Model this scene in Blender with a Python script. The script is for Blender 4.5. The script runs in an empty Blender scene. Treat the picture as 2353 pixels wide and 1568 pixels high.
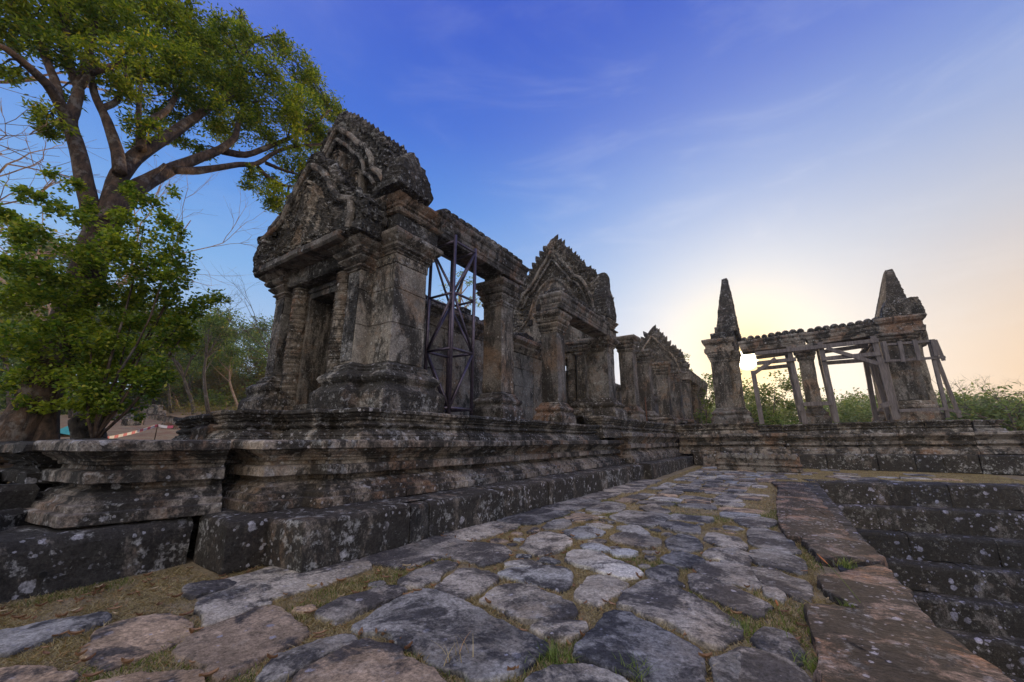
import bpy, math, random
import numpy as np
from mathutils import Vector

# ------------------------------------------------------------------ scene, camera, light
sc = bpy.context.scene
COL = sc.collection
R_ = math.radians
CAM_F, CAM_H, PITCH, YAW = 915.0, 1.5, math.atan(228 / 915.0), R_(33.49)
cd = bpy.data.cameras.new("camera"); cam = bpy.data.objects.new("camera", cd); COL.objects.link(cam)
cd.sensor_width = 36.0; cd.lens = 36.0 * CAM_F / 2353.0
cd.clip_start = 0.05; cd.clip_end = 3000
cam.location = (0, 0, CAM_H); cam.rotation_euler = (math.pi / 2 + PITCH, 0, YAW)
sc.camera = cam
sc.view_settings.view_transform = 'Standard'; sc.view_settings.look = 'None'
sc.view_settings.exposure = 0.18; sc.view_settings.gamma = 1.0
sc.cycles.use_denoising = True
sc.cycles.max_bounces = 5; sc.cycles.diffuse_bounces = 3; sc.cycles.transparent_max_bounces = 4

SUN_AZ, SUN_EL = R_(-2.52), R_(9.68)          # azimuth from +Y towards +X
SUN = Vector((math.sin(SUN_AZ) * math.cos(SUN_EL), math.cos(SUN_AZ) * math.cos(SUN_EL), math.sin(SUN_EL)))

def s2l(c):
    return tuple(((x / 255.0) / 12.92 if x / 255.0 <= 0.04045 else ((x / 255.0 + 0.055) / 1.055) ** 2.4) for x in c)

class NT:
    """tiny node-building helper"""
    def __init__(s, tree): s.t = tree; s.n = tree.nodes; s.l = tree.links
    def node(s, typ, ins=None, **kw):
        nd = s.n.new(typ)
        for k, v in kw.items(): setattr(nd, k, v)
        for k, v in (ins or {}).items(): s.set(nd, k, v)
        return nd
    def set(s, nd, k, v):
        sk = nd.inputs[k]
        if hasattr(v, 'is_output'): s.l.new(v, sk)
        else:
            if isinstance(v, (tuple, list)) and len(v) == 3 and sk.type == 'RGBA': v = (*v, 1)
            sk.default_value = v
    def math(s, op, a, b=None, c=None, clamp=False):
        nd = s.n.new('ShaderNodeMath'); nd.operation = op; nd.use_clamp = clamp
        s.set(nd, 0, a)
        if b is not None: s.set(nd, 1, b)
        if c is not None: s.set(nd, 2, c)
        return nd.outputs[0]
    def vmath(s, op, a, b=None):
        nd = s.n.new('ShaderNodeVectorMath'); nd.operation = op
        s.set(nd, 0, a)
        if b is not None: s.set(nd, 1, b)
        return nd.outputs['Value'] if op in ('DOT_PRODUCT', 'LENGTH') else nd.outputs[0]
    def mix(s, f, a, b, mode='MIX'):
        nd = s.n.new('ShaderNodeMix'); nd.data_type = 'RGBA'; nd.blend_type = mode
        s.set(nd, 'Factor', f)
        for sk, v in ((nd.inputs[6], a), (nd.inputs[7], b)):
            if hasattr(v, 'is_output'): s.l.new(v, sk)
            else: sk.default_value = (*v, 1) if len(v) == 3 else v
        return nd.outputs[2]
    def ss(s, x, a, b, lo=0.0, hi=1.0):
        nd = s.n.new('ShaderNodeMapRange'); nd.interpolation_type = 'SMOOTHSTEP'
        s.set(nd, 0, x); s.set(nd, 1, a); s.set(nd, 2, b); s.set(nd, 3, lo); s.set(nd, 4, hi)
        return nd.outputs[0]
    def noise(s, vec, scale, detail=4, rough=0.55, dist=0.0):
        return s.node('ShaderNodeTexNoise', {'Vector': vec, 'Scale': scale, 'Detail': detail, 'Roughness': rough, 'Distortion': dist}).outputs[0]
    def ramp(s, f, stops):
        nd = s.n.new('ShaderNodeValToRGB'); s.set(nd, 0, f)
        el = nd.color_ramp.elements
        while len(el) < len(stops): el.new(0.5)
        for e, (p, c) in zip(el, stops): e.position = p; e.color = (*c, 1)
        return nd.outputs[0]

# ---- world: physical sky for the light's shape, graded by height and by the haze round the low sun
w = bpy.data.worlds.new("World"); sc.world = w; w.use_nodes = True
g = NT(w.node_tree); g.n.clear()
d = g.vmath('NORMALIZE', g.node('ShaderNodeTexCoord').outputs['Generated'])
z = g.node('ShaderNodeSeparateXYZ', {0: d}).outputs[2]
zz = g.math('MAXIMUM', z, 0.0)
# faint cirrus streaks
cv = g.vmath('MULTIPLY', d, (2.2, 2.2, 9.0))
cir = g.ss(g.noise(cv, 1.3, 5, 0.6, 0.6), 0.45, 0.8)
base = g.ramp(zz, [(0.0, s2l((196, 208, 226))), (0.18, s2l((176, 200, 230))), (0.36, s2l((124, 172, 226))), (0.52, s2l((80, 138, 218))),
                   (0.66, s2l((52, 104, 206))), (0.80, s2l((26, 78, 194))), (1.0, s2l((16, 60, 178)))])
ang = g.math('MULTIPLY', g.math('ARCCOSINE', g.math('MINIMUM', g.vmath('DOT_PRODUCT', d, tuple(SUN)), 1.0)), 57.2958)
pd = Vector((math.sin(R_(27)) * math.cos(R_(1)), math.cos(R_(27)) * math.cos(R_(1)), math.sin(R_(1))))
pang = g.math('MULTIPLY', g.math('ARCCOSINE', g.math('MINIMUM', g.vmath('DOT_PRODUCT', d, tuple(pd)), 1.0)), 57.2958)
def gauss(a, wd): return g.math('EXPONENT', g.math('MULTIPLY', g.math('POWER', g.math('DIVIDE', a, wd), 2.0), -1.0))
c = g.mix(g.math('MULTIPLY', cir, 0.05), base, s2l((205, 214, 236)))
c = g.mix(g.math('MULTIPLY', gauss(ang, 27.0), 0.6), c, s2l((205, 214, 230)))
c = g.mix(g.math('MULTIPLY', gauss(pang, 26.0), 0.78), c, s2l((222, 203, 178)))
c = g.mix(g.math('MULTIPLY', gauss(pang, 13.0), 0.75), c, s2l((234, 184, 126)))
c = g.mix(g.math('MULTIPLY', gauss(ang, 13.0), 0.85), c, s2l((240, 238, 234)))
c = g.mix(g.math('MULTIPLY', gauss(ang, 6.5), 0.9), c, s2l((255, 232, 176)))
c = g.mix(g.math('MULTIPLY', g.math('MULTIPLY', cir, gauss(ang, 38.0)), 0.22), c, s2l((240, 242, 246)))
disc = g.ss(ang, 0.7, 1.35, 1.0, 0.0)
halo = g.math('MULTIPLY', gauss(ang, 3.2), 0.5)
c = g.mix(g.math('MULTIPLY', gauss(ang, 3.2), 0.75), c, (1.0, 0.66, 0.20))
c = g.mix(1.0, c, g.mix(g.math('MULTIPLY', halo, 0.25), (0, 0, 0), (1.3, 0.95, 0.40)), 'ADD')
c = g.mix(disc, c, (9.0, 8.2, 6.0))
sky = g.node('ShaderNodeTexSky', sky_type='NISHITA')
sky.sun_disc = False; sky.sun_elevation = SUN_EL; sky.sun_rotation = SUN_AZ; sky.air_density = 1.0; sky.dust_density = 2.5
ns = g.mix(1.0, sky.outputs[0], (0.10, 0.10, 0.10), 'MULTIPLY')
def fill_lobe(vec, wd, amt, col_):
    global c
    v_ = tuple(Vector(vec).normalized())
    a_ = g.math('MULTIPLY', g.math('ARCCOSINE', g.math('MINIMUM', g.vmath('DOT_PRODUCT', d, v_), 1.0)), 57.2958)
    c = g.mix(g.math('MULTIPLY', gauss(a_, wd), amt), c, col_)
fill_lobe((-0.1, -0.8, 1.0), 33.0, 0.95, (1.85, 1.75, 1.70))    # added fill glow high behind the camera, lifts the shadows
fill_lobe((0.8, -0.75, 0.30), 36.0, 0.85, (1.55, 1.28, 0.95))    # added warm fill glow out of view, behind and to the right
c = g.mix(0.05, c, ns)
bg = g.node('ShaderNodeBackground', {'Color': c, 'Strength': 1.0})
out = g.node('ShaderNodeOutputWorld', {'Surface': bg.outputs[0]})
w.cycles.sampling_method = 'MANUAL'; w.cycles.sample_map_resolution = 1024

sl = bpy.data.lights.new("sun", 'SUN'); sl.energy = 2.4; sl.angle = R_(2.5); sl.color = (1.0, 0.70, 0.38)
so = bpy.data.objects.new("sun", sl); COL.objects.link(so)
so.rotation_euler = (-SUN).to_track_quat('-Z', 'Y').to_euler()

# ------------------------------------------------------------------ geometry helpers
FWD = np.array([-math.sin(YAW) * math.cos(PITCH), math.cos(YAW) * math.cos(PITCH), math.sin(PITCH)])
RGT = np.array([math.cos(YAW), math.sin(YAW), 0.0]); UPV = np.cross(RGT, FWD)
def ray(u, v): return FWD * CAM_F + RGT * (u - 1176.5) + UPV * (784 - v)
def onp(u, v, ax, val):
    d = ray(u, v); c0 = np.array([0, 0, CAM_H]); return c0 + d * (val - c0[ax]) / d[ax]
def atd(u, v, dist):
    d = ray(u, v); return np.array([0, 0, CAM_H]) + d / math.hypot(d[0], d[1]) * dist

def _hash(ix, iy, iz, seed):
    h = (ix * 374761393 + iy * 668265263 + iz * 2147483647 + seed * 974634777) & 0xFFFFFFFF
    h = ((h ^ (h >> 13)) * 1274126177) & 0xFFFFFFFF
    return ((h ^ (h >> 16)) & 0xFFFF) / 32767.5 - 1.0
def vn(P, s, seed=0):
    Q = np.asarray(P, float) * s + 1000.0
    I = np.floor(Q).astype(np.int64); Fr = Q - I; Fr = Fr * Fr * (3 - 2 * Fr)
    r = 0
    for dx in (0, 1):
        wx = Fr[:, 0] if dx else 1 - Fr[:, 0]
        for dy in (0, 1):
            wy = Fr[:, 1] if dy else 1 - Fr[:, 1]
            for dz in (0, 1):
                wz = Fr[:, 2] if dz else 1 - Fr[:, 2]
                r = r + wx * wy * wz * _hash(I[:, 0] + dx, I[:, 1] + dy, I[:, 2] + dz, seed)
    return r
def vn3(P, s, seed=0): return np.stack([vn(P, s, seed + k * 17) for k in range(3)], 1)
def rough(P, amp, seed=0, fine=True):
    P = np.asarray(P, float)
    D = vn3(P, 1.9, seed) * 1.0 + vn3(P, 6.0, seed + 3) * 0.5
    if fine: D += vn3(P, 19.0, seed + 5) * 0.28
    return P + D * amp

class MB:
    def __init__(s): s.v = []; s.f = []; s.nv = 0
    def add(s, V, F):
        V = np.asarray(V, float); s.v.append(V); o = s.nv
        s.f.extend([tuple(i + o for i in f) for f in F]); s.nv += len(V); return o
    def build(s, name, mat, parent=None, amp=0.0, seed=0, smooth=False, fn=None, fine=True):
        V = np.concatenate(s.v) if s.v else np.zeros((0, 3))
        if amp: V = rough(V, amp, seed, fine)
        if fn: V = fn(V)
        me = bpy.data.meshes.new(name); me.from_pydata(V.tolist(), [], s.f)
        me.materials.append(mat)
        if smooth: me.polygons.foreach_set('use_smooth', [True] * len(me.polygons))
        me.update()
        o = bpy.data.objects.new(name, me); COL.objects.link(o)
        if parent: o.parent = parent; o.matrix_parent_inverse = parent.matrix_world.inverted()
        return o
def tag(o, label=None, cat=None, group=None, kind=None):
    if label: o['label'] = label
    if cat: o['category'] = cat
    if group: o['group'] = group
    if kind: o['kind'] = kind
    return o
def thing(name, loc, label, cat, group=None):
    o = bpy.data.objects.new(name, None); COL.objects.link(o); o.location = loc; o.empty_display_size = 0.2
    bpy.context.view_layer.update()
    return tag(o, label, cat, group)

def resample(path, closed, seg):
    P = [np.array(p, float) for p in path]; n = len(P); out = []
    def nrm(a, b):
        t = (b - a) / (np.linalg.norm(b - a) + 1e-9); return np.array([t[1], -t[0]])
    m = n if closed else n - 1
    N = [nrm(P[i], P[(i + 1) % n]) for i in range(m)]
    for i in range(n):
        if closed: a, b = N[i - 1], N[i]
        else: a, b = N[max(i - 1, 0)], N[min(i, m - 1)]
        out.append((P[i], (a + b) / max(1 + a @ b, 0.25)))
        if i < m:
            q = P[(i + 1) % n]; L = np.linalg.norm(q - P[i]); k = max(1, int(L / seg))
            for j in range(1, k): out.append((P[i] + (q - P[i]) * j / k, N[i]))
    return out
def densep(prof, seg):
    o = [prof[0]]
    for a, b in zip(prof, prof[1:]):
        L = math.hypot(b[0] - a[0], b[1] - a[1]); k = max(1, int(L / seg))
        for j in range(1, k + 1): o.append((a[0] + (b[0] - a[0]) * j / k, a[1] + (b[1] - a[1]) * j / k))
    return o
def csweep(mb, poly, prof, seg=0.12, top=True, bottom=False):
    S = resample(poly, True, seg); prof = densep(prof, seg * 1.3); n = len(S); V = []
    for (o, z) in prof:
        for p, m in S: V.append((p[0] + m[0] * o, p[1] + m[1] * o, z))
    F = []
    for k in range(len(prof) - 1):
        for i in range(n):
            j = (i + 1) % n; F.append((k * n + i, k * n + j, (k + 1) * n + j, (k + 1) * n + i))
    if top: F.append(tuple((len(prof) - 1) * n + i for i in range(n)))
    if bottom: F.append(tuple(reversed(range(n))))
    mb.add(V, F)
def osweep(mb, path, prof, depth=0.6, seg=0.12):
    S = resample(path, False, seg); prof = densep(prof, seg)
    zt, zb = prof[-1][1], prof[0][1]
    kt = max(1, int(depth / (seg * 2)))
    C = list(prof) + [(prof[-1][0] - (depth + prof[-1][0]) * j / kt, zt) for j in range(1, kt + 1)] + [(-depth, zb)]
    n = len(C); V = []
    for p, m in S:
        for o, z in C: V.append((p[0] + m[0] * o, p[1] + m[1] * o, z))
    F = []
    for i in range(len(S) - 1):
        for k in range(n):
            j = (k + 1) % n; F.append((i * n + k, (i + 1) * n + k, (i + 1) * n + j, i * n + j))
    F.append(tuple(range(n))); F.append(tuple(reversed([(len(S) - 1) * n + k for k in range(n)])))
    mb.add(V, F)
def subpath(path, s0, s1):
    P = [np.array(p, float) for p in path]; out = []; s = 0
    for a, b in zip(P, P[1:]):
        L = np.linalg.norm(b - a); t0, t1 = (s0 - s) / L, (s1 - s) / L
        if t1 > 0 and t0 < 1:
            if not out: out.append(a + (b - a) * max(t0, 0))
            out.append(a + (b - a) * min(t1, 1))
        s += L
    return out
def plen(path): return sum(math.dist(a, b) for a, b in zip(path, path[1:]))
def rect(x0, y0, x1, y1): return [(x0, y0), (x1, y0), (x1, y1), (x0, y1)]
def rotp(poly, cx, cy, a):
    c, s_ = math.cos(a), math.sin(a); return [(cx + (x - cx) * c - (y - cy) * s_, cy + (x - cx) * s_ + (y - cy) * c) for x, y in poly]
def block(mb, x0, y0, z0, x1, y1, z1, b=0.02, seg=0.12, ang=0.0):
    poly = rect(x0, y0, x1, y1)
    if ang: poly = rotp(poly, (x0 + x1) / 2, (y0 + y1) / 2, ang)
    csweep(mb, poly, [(-b * 1.0, z0), (0, z0 + b), (0, z1 - b), (-b, z1)], seg, bottom=True)
def tube(mb, pts, rads, k=8, cap=True):
    P = [np.array(p, float) for p in pts]; V = []; up = np.array([0.13, 0.21, 0.97])
    for i, p in enumerate(P):
        t = P[min(i + 1, len(P) - 1)] - P[max(i - 1, 0)]; t = t / (np.linalg.norm(t) + 1e-9)
        a = np.cross(t, up)
        if np.linalg.norm(a) < 0.1: a = np.cross(t, [1, 0, 0])
        a /= np.linalg.norm(a); b = np.cross(t, a)
        for j in range(k):
            th = 2 * math.pi * j / k; V.append(p + rads[i] * (a * math.cos(th) + b * math.sin(th)))
    F = [(i * k + j, i * k + (j + 1) % k, (i + 1) * k + (j + 1) % k, (i + 1) * k + j) for i in range(len(P) - 1) for j in range(k)]
    if cap: F.append(tuple(reversed(range(k)))); F.append(tuple((len(P) - 1) * k + j for j in range(k)))
    mb.add(V, F)
def beam(mb, a, b, w_, h_, tw=0.0):
    """square timber from a to b"""
    a = np.array(a, float); b = np.array(b, float); t = (b - a) / np.linalg.norm(b - a)
    s_ = np.cross(t, [0, 1, 0]) if abs(t[2]) > 0.6 else np.cross(t, [0, 0, 1])
    s_ /= np.linalg.norm(s_); q = np.cross(s_, t)
    n = max(2, int(np.linalg.norm(b - a) / 0.4)); V = []
    for i in range(n + 1):
        p = a + (b - a) * i / n
        for sx, sy in ((-1, -1), (1, -1), (1, 1), (-1, 1)): V.append(p + s_ * sx * w_ / 2 + q * sy * h_ / 2)
    F = [(i * 4 + j, i * 4 + (j + 1) % 4, (i + 1) * 4 + (j + 1) % 4, (i + 1) * 4 + j) for i in range(n) for j in range(4)]
    F += [(3, 2, 1, 0), (n * 4, n * 4 + 1, n * 4 + 2, n * 4 + 3)]
    mb.add(V, F)

# ------------------------------------------------------------------ materials
def pbsdf(name):
    m = bpy.data.materials.new(name); m.use_nodes = True; t = NT(m.node_tree)
    return m, t, t.n['Principled BSDF']
def stone(name, c1, c2, dark=(0.026, 0.025, 0.024), dark_amt=0.5, brown=(0.16, 0.085, 0.05), brown_amt=0.4,
          lich=(0.36, 0.36, 0.40), lich_amt=0.5, lsc=7.0, carve=0.0, strat=0.0, bump=1.0, streak=0.5, grain=0.0, off=0.0, carve_sc=9.0, crust=0.5):
    gr = lambda c_: tuple(x * .85 + .15 * sum(c_) / 3 for x in c_)
    c1 = tuple(x * 1.0 for x in gr(c1)); c2 = tuple(min(.5, x * 1.08) for x in gr(c2)); brown = tuple(a_ * b_ for a_, b_ in zip(brown, (.92, 1.0, 1.0)))
    m, t, bs = pbsdf(name)
    pos = t.node('ShaderNodeNewGeometry').outputs['Position']
    if off: pos = t.vmath('ADD', pos, (off, off * 1.7, off * 0.6))
    col = t.mix(t.ss(t.noise(pos, 1.1, 6, 0.62), 0.32, 0.68), c1, c2)
    col = t.mix(t.math('MULTIPLY', t.ss(t.noise(pos, 0.75, 5, 0.65, 0.4), 0.5, 0.64), brown_amt), col, brown)
    col = t.mix(t.math('MULTIPLY', t.ss(t.noise(t.vmath('ADD', pos, (9.0, 4.0, 2.0)), 2.6, 6, 0.7), 0.52, 0.66), brown_amt * 0.7), col, tuple(x * 1.25 for x in brown))
    # dark algae, streaked downwards
    sv = t.vmath('MULTIPLY', pos, (1.0, 1.0, 1.0 - 0.75 * streak))
    da = t.math('ADD', t.noise(sv, 1.5, 8, 0.72, 0.5), t.math('ADD', t.math('MULTIPLY', t.math('SUBTRACT', t.noise(sv, 6.0, 6, 0.75), 0.5), 0.26), t.math('MULTIPLY', t.math('SUBTRACT', t.noise(pos, 28.0, 4, 0.7), 0.5), 0.16)))
    th = 0.60 - 0.20 * dark_amt
    dm = t.math('MULTIPLY', t.ss(da, th - 0.07, th + 0.06), 0.93)
    col = t.mix(dm, col, dark)
    # lichen blotches: two sizes of round spots inside patches
    for sc_, thr, seed in ((lsc, 0.40, 3.1), (lsc * 2.6, 0.42, 7.7)):
        pv = t.vmath('ADD', t.vmath('MULTIPLY', pos, (1, 1, 1)), (seed, seed, seed))
        nz = t.node('ShaderNodeTexNoise', {'Vector': pv, 'Scale': sc_ * 2.2, 'Detail': 4.0, 'Roughness': 0.7}).outputs[1]
        pv2 = t.vmath('ADD', pv, t.vmath('MULTIPLY', nz, (0.55 / sc_,) * 3))
        vo = t.node('ShaderNodeTexVoronoi', {'Vector': pv2, 'Scale': sc_})
        rnd = t.node('ShaderNodeSeparateColor', {0: vo.outputs['Color']}).outputs[0]
        rad = t.math('MULTIPLY', t.ss(rnd, 1.0 - lich_amt * 0.75, 1.05), thr)
        sp = t.ss(t.math('SUBTRACT', rad, vo.outputs['Distance']), 0.0, 0.07)
        patch = t.ss(t.noise(pv, 1.3, 4, 0.6), 0.40, 0.58)
        tone = t.mix(t.noise(pv, 11.0, 3), tuple(x * 0.5 for x in lich), tuple(min(1, x * 1.15) for x in lich))
        col = t.mix(t.math('MULTIPLY', t.math('MULTIPLY', sp, patch), 0.80), col, tone)
    orn = t.node('ShaderNodeObjectInfo').outputs['Random']
    tone_ = t.ss(orn, 0.0, 1.0, 0.78, 1.25)
    col = t.mix(1.0, col, t.node('ShaderNodeCombineColor', {0: tone_, 1: t.ss(orn, 0.0, 1.0, 0.82, 1.20), 2: t.ss(orn, 0.0, 1.0, 0.88, 1.12)}).outputs[0], 'MULTIPLY')
    # thin pale crust dappling
    cr = t.math('ADD', t.noise(pos, 8.5, 6, 0.72, 0.3), t.math('MULTIPLY', t.math('SUBTRACT', t.noise(pos, 1.7, 3), 0.5), 0.5))
    crc = t.mix(t.noise(pos, 3.0, 2), (0.36, 0.37, 0.34), (0.50, 0.50, 0.52))
    col = t.mix(t.math('MULTIPLY', t.ss(cr, 0.56, 0.66), crust), col, crc)
    # speckle
    spk = t.math('MULTIPLY', t.ss(t.noise(pos, 34.0, 5, 0.85), 0.28, 0.72, 0.42, 1.6), t.ss(t.noise(pos, 11.0, 4, 0.7), 0.3, 0.7, 0.75, 1.28))
    spc = t.node('ShaderNodeCombineColor', {0: spk, 1: spk, 2: spk}).outputs[0]
    col = t.mix(1.0, col, spc, 'MULTIPLY')
    # height
    h = t.math('MULTIPLY', t.noise(pos, 6.0, 8, 0.68), 0.028)
    h = t.math('ADD', h, t.math('MULTIPLY', t.noise(pos, 40.0, 5, 0.8), 0.014))
    pit = t.node('ShaderNodeTexVoronoi', {'Vector': pos, 'Scale': 24.0}).outputs['Distance']
    h = t.math('ADD', h, t.math('MULTIPLY', t.ss(pit, 0.0, 0.28), 0.004))
    if strat:
        lv = t.vmath('MULTIPLY', pos, (1.2, 1.2, 16.0))
        h = t.math('ADD', h, t.math('MULTIPLY', t.noise(lv, 1.2, 6, 0.6), 0.03 * strat))
    if grain:
        gv = t.vmath('MULTIPLY', pos, (3.0, 16.0, 3.0))
        gn = t.noise(gv, 1.6, 6, 0.62, 0.4)
        h = t.math('ADD', h, t.math('MULTIPLY', gn, 0.05 * grain))
        col = t.mix(t.math('MULTIPLY', t.ss(gn, 0.5, 0.62), 0.5 * grain), col, dark)
    if carve:
        cvv = t.vmath('ADD', pos, t.vmath('MULTIPLY', t.node('ShaderNodeTexNoise', {'Vector': pos, 'Scale': 4.0, 'Detail': 2.0}).outputs[1], (0.12,) * 3))
        vo = t.node('ShaderNodeTexVoronoi', {'Vector': cvv, 'Scale': carve_sc}, feature='SMOOTH_F1')
        vo2 = t.node('ShaderNodeTexVoronoi', {'Vector': cvv, 'Scale': carve_sc * 2.3}, feature='SMOOTH_F1')
        hv = t.math('ADD', vo.outputs['Distance'], t.math('MULTIPLY', vo2.outputs['Distance'], 0.5))
        h = t.math('SUBTRACT', h, t.math('MULTIPLY', hv, 0.10 * carve))
        col = t.mix(t.math('MULTIPLY', t.ss(hv, 0.55, 0.95), 0.55 * carve), col, dark)
    bp = t.node('ShaderNodeBump', {'Height': h, 'Strength': 0.9, 'Distance': 1.0 * bump})
    t.set(bs, 'Base Color', col); t.set(bs, 'Roughness', 0.9); t.set(bs, 'Normal', bp.outputs[0])
    bs.inputs['Specular IOR Level'].default_value = 0.25
    return m
GREY1, GREY2 = (0.135, 0.12, 0.10), (0.27, 0.25, 0.215)
M = {}
M['plinth'] = stone('plinth_stone', (0.15, 0.12, 0.095), (0.30, 0.26, 0.22), brown=(0.17, 0.09, 0.055), brown_amt=0.85, dark_amt=0.5, crust=.4, lich=(0.42, 0.42, 0.45), lich_amt=0.6, lsc=6.0, strat=0.35, streak=0.3)
M['carved_plinth'] = stone('carved_plinth_stone', (0.15, 0.13, 0.11), (0.32, 0.30, 0.27), brown_amt=0.45, dark_amt=0.75, lich=(0.48, 0.48, 0.52), lich_amt=0.75, lsc=8.0, carve=0.35, carve_sc=16, strat=0.6, streak=0.2)
M['base'] = stone('base_course_stone', (0.10, 0.09, 0.075), (0.22, 0.19, 0.16), brown=(0.14, 0.075, 0.045), brown_amt=0.6, dark_amt=0.95, lich=(0.42, 0.42, 0.46), lich_amt=0.62, lsc=5.5, streak=0.7, strat=0.3)
M['wall'] = stone('wall_stone', (0.13, 0.118, 0.105), (0.25, 0.232, 0.205), brown=(0.22, 0.13, 0.08), brown_amt=0.55, dark_amt=0.30, crust=.25, lich=(0.42, 0.43, 0.42), lich_amt=0.35, lsc=9.0, streak=0.75, bump=0.7)
M['carved'] = stone('carved_stone', (0.15, 0.135, 0.115), (0.29, 0.265, 0.235), brown=(0.22, 0.12, 0.07), brown_amt=0.4, dark_amt=0.6, lich=(0.40, 0.41, 0.42), lich_amt=0.4, lsc=9.0, carve=0.8, carve_sc=12, streak=0.6)
M['moulding'] = stone('moulding_stone', (0.11, 0.095, 0.082), (0.23, 0.205, 0.178), brown=(0.21, 0.10, 0.055), brown_amt=0.7, dark_amt=0.42, crust=.35, lich=(0.44, 0.45, 0.46), lich_amt=0.5, lsc=9.0, strat=1.0, streak=0.3)
M['gable'] = stone('gable_stone', (0.085, 0.08, 0.075), (0.19, 0.175, 0.16), brown=(0.16, 0.09, 0.06), brown_amt=0.3, dark_amt=0.85, lich=(0.38, 0.39, 0.42), lich_amt=0.45, lsc=8.0, carve=0.8, carve_sc=11, streak=0.5, bump=1.1)
M['pillar'] = stone('pillar_stone', (0.085, 0.078, 0.072), (0.19, 0.175, 0.16), brown=(0.19, 0.115, 0.075), brown_amt=0.7, dark_amt=0.5, crust=.2, lich=(0.42, 0.43, 0.43), lich_amt=0.35, lsc=10.0, streak=0.95, bump=0.6)
M['pit'] = stone('tank_stone', (0.09, 0.082, 0.08), (0.20, 0.185, 0.18), brown_amt=0.3, dark_amt=0.95, lich=(0.42, 0.42, 0.55), lich_amt=1.0, lsc=4.2, crust=.25, strat=0.4)
M['coping'] = stone('coping_stone', (0.17, 0.11, 0.08), (0.32, 0.23, 0.185), brown=(0.29, 0.135, 0.07), brown_amt=1.0, dark_amt=0.75, crust=.3, lich=(0.50, 0.49, 0.56), lich_amt=0.7, lsc=7.5, grain=0.7, streak=0.0)
def pave(i):
    up_ = 1.18
    cs = [((0.22, 0.155, 0.10), (0.40, 0.285, 0.19)), ((0.18, 0.165, 0.145), (0.34, 0.315, 0.28)), ((0.125, 0.12, 0.115), (0.26, 0.245, 0.23)), ((0.24, 0.235, 0.22), (0.42, 0.41, 0.385))]
    return stone('flagstone_%s' % ('tan', 'grey', 'dark', 'pale')[i], tuple(q * up_ for q in cs[i][0]), tuple(q * up_ for q in cs[i][1]), brown=(0.24, 0.165, 0.11), brown_amt=(0.5, 0.35, 0.3, 0.15)[i], crust=(.12, .3, .15, .55)[i],
                 dark=(0.045, 0.044, 0.05), dark_amt=(0.35, 0.4, 0.55, 0.25)[i], lich=(0.40, 0.40, 0.48), lich_amt=0.25, lsc=9.0, streak=0.0, bump=1.1, off=i * 3.3)
PV = [pave(i) for i in range(4)]
def simple(name, col, rough_=0.8, metal=0.0, var=0.3, nsc=8.0):
    m, t, bs = pbsdf(name); pos = t.node('ShaderNodeNewGeometry').outputs['Position']
    n = t.noise(pos, nsc, 5, 0.65)
    t.set(bs, 'Base Color', t.mix(t.ss(n, 0.3, 0.7), tuple(x * (1 - var) for x in col), tuple(x * (1 + var) for x in col)))
    t.set(bs, 'Roughness', rough_); bs.inputs['Metallic'].default_value = metal
    t.set(bs, 'Normal', t.node('ShaderNodeBump', {'Height': n, 'Strength': 0.35, 'Distance': 0.02}).outputs[0])
    return m
M['steel'] = simple('dark_violet_steel', (0.10, 0.085, 0.12), 0.38, 0.75, 0.25, 14)
def wood_mat():
    m, t, bs = pbsdf('weathered_timber'); pos = t.node('ShaderNodeNewGeometry').outputs['Position']
    v = t.vmath('MULTIPLY', pos, (9.0, 9.0, 1.0)); n = t.noise(v, 2.0, 6, 0.65)
    rnd = t.node('ShaderNodeNewGeometry').outputs['Random Per Island']
    a = t.mix(rnd, (0.07, 0.055, 0.045), (0.11, 0.10, 0.11))
    t.set(bs, 'Base Color', t.mix(t.ss(n, 0.35, 0.7), a, (0.19, 0.17, 0.17))); t.set(bs, 'Roughness', 0.85)
    t.set(bs, 'Normal', t.node('ShaderNodeBump', {'Height': n, 'Strength': 0.5, 'Distance': 0.03}).outputs[0]); return m
M['timber'] = wood_mat()
def leafmat(name, a, b, c3=None, tr=0.35):
    m, t, bs = pbsdf(name)
    rnd = t.node('ShaderNodeNewGeometry').outputs['Random Per Island']
    pos = t.node('ShaderNodeNewGeometry').outputs['Position']
    f = t.math('ADD', t.math('MULTIPLY', rnd, 0.55), t.math('MULTIPLY', t.noise(pos, 0.9, 3), 0.6))
    col = t.mix(t.ss(f, 0.3, 0.85), a, b)
    if c3: col = t.mix(t.math('MULTIPLY', t.math('GREATER_THAN', rnd, 0.93), 0.8), col, c3)
    t.set(bs, 'Base Color', col); t.set(bs, 'Roughness', 0.55)
    bs.inputs['Specular IOR Level'].default_value = 0.35
    tl = t.node('ShaderNodeBsdfTranslucent', {'Color': t.mix(1.0, col, (1.5, 1.45, 0.6), 'MULTIPLY')})
    mx = t.node('ShaderNodeMixShader', {0: tr, 1: bs.outputs[0], 2: tl.outputs[0]})
    t.l.new(mx.outputs[0], t.n['Material Output'].inputs[0]); return m
M['leaf_narrow'] = leafmat('narrow_leaf', (0.06, 0.125, 0.018), (0.30, 0.36, 0.04), (0.42, 0.34, 0.04), .45)
M['leaf_broad'] = leafmat('broad_leaf', (0.07, 0.15, 0.02), (0.32, 0.38, 0.045), (0.46, 0.42, 0.06), .45)
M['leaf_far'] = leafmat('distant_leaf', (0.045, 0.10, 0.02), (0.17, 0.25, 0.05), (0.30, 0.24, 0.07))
M['leaf_hazy'] = leafmat('hazy_leaf', (0.09, 0.15, 0.06), (0.21, 0.28, 0.11), (0.32, 0.30, 0.12), 0.45)
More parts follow.
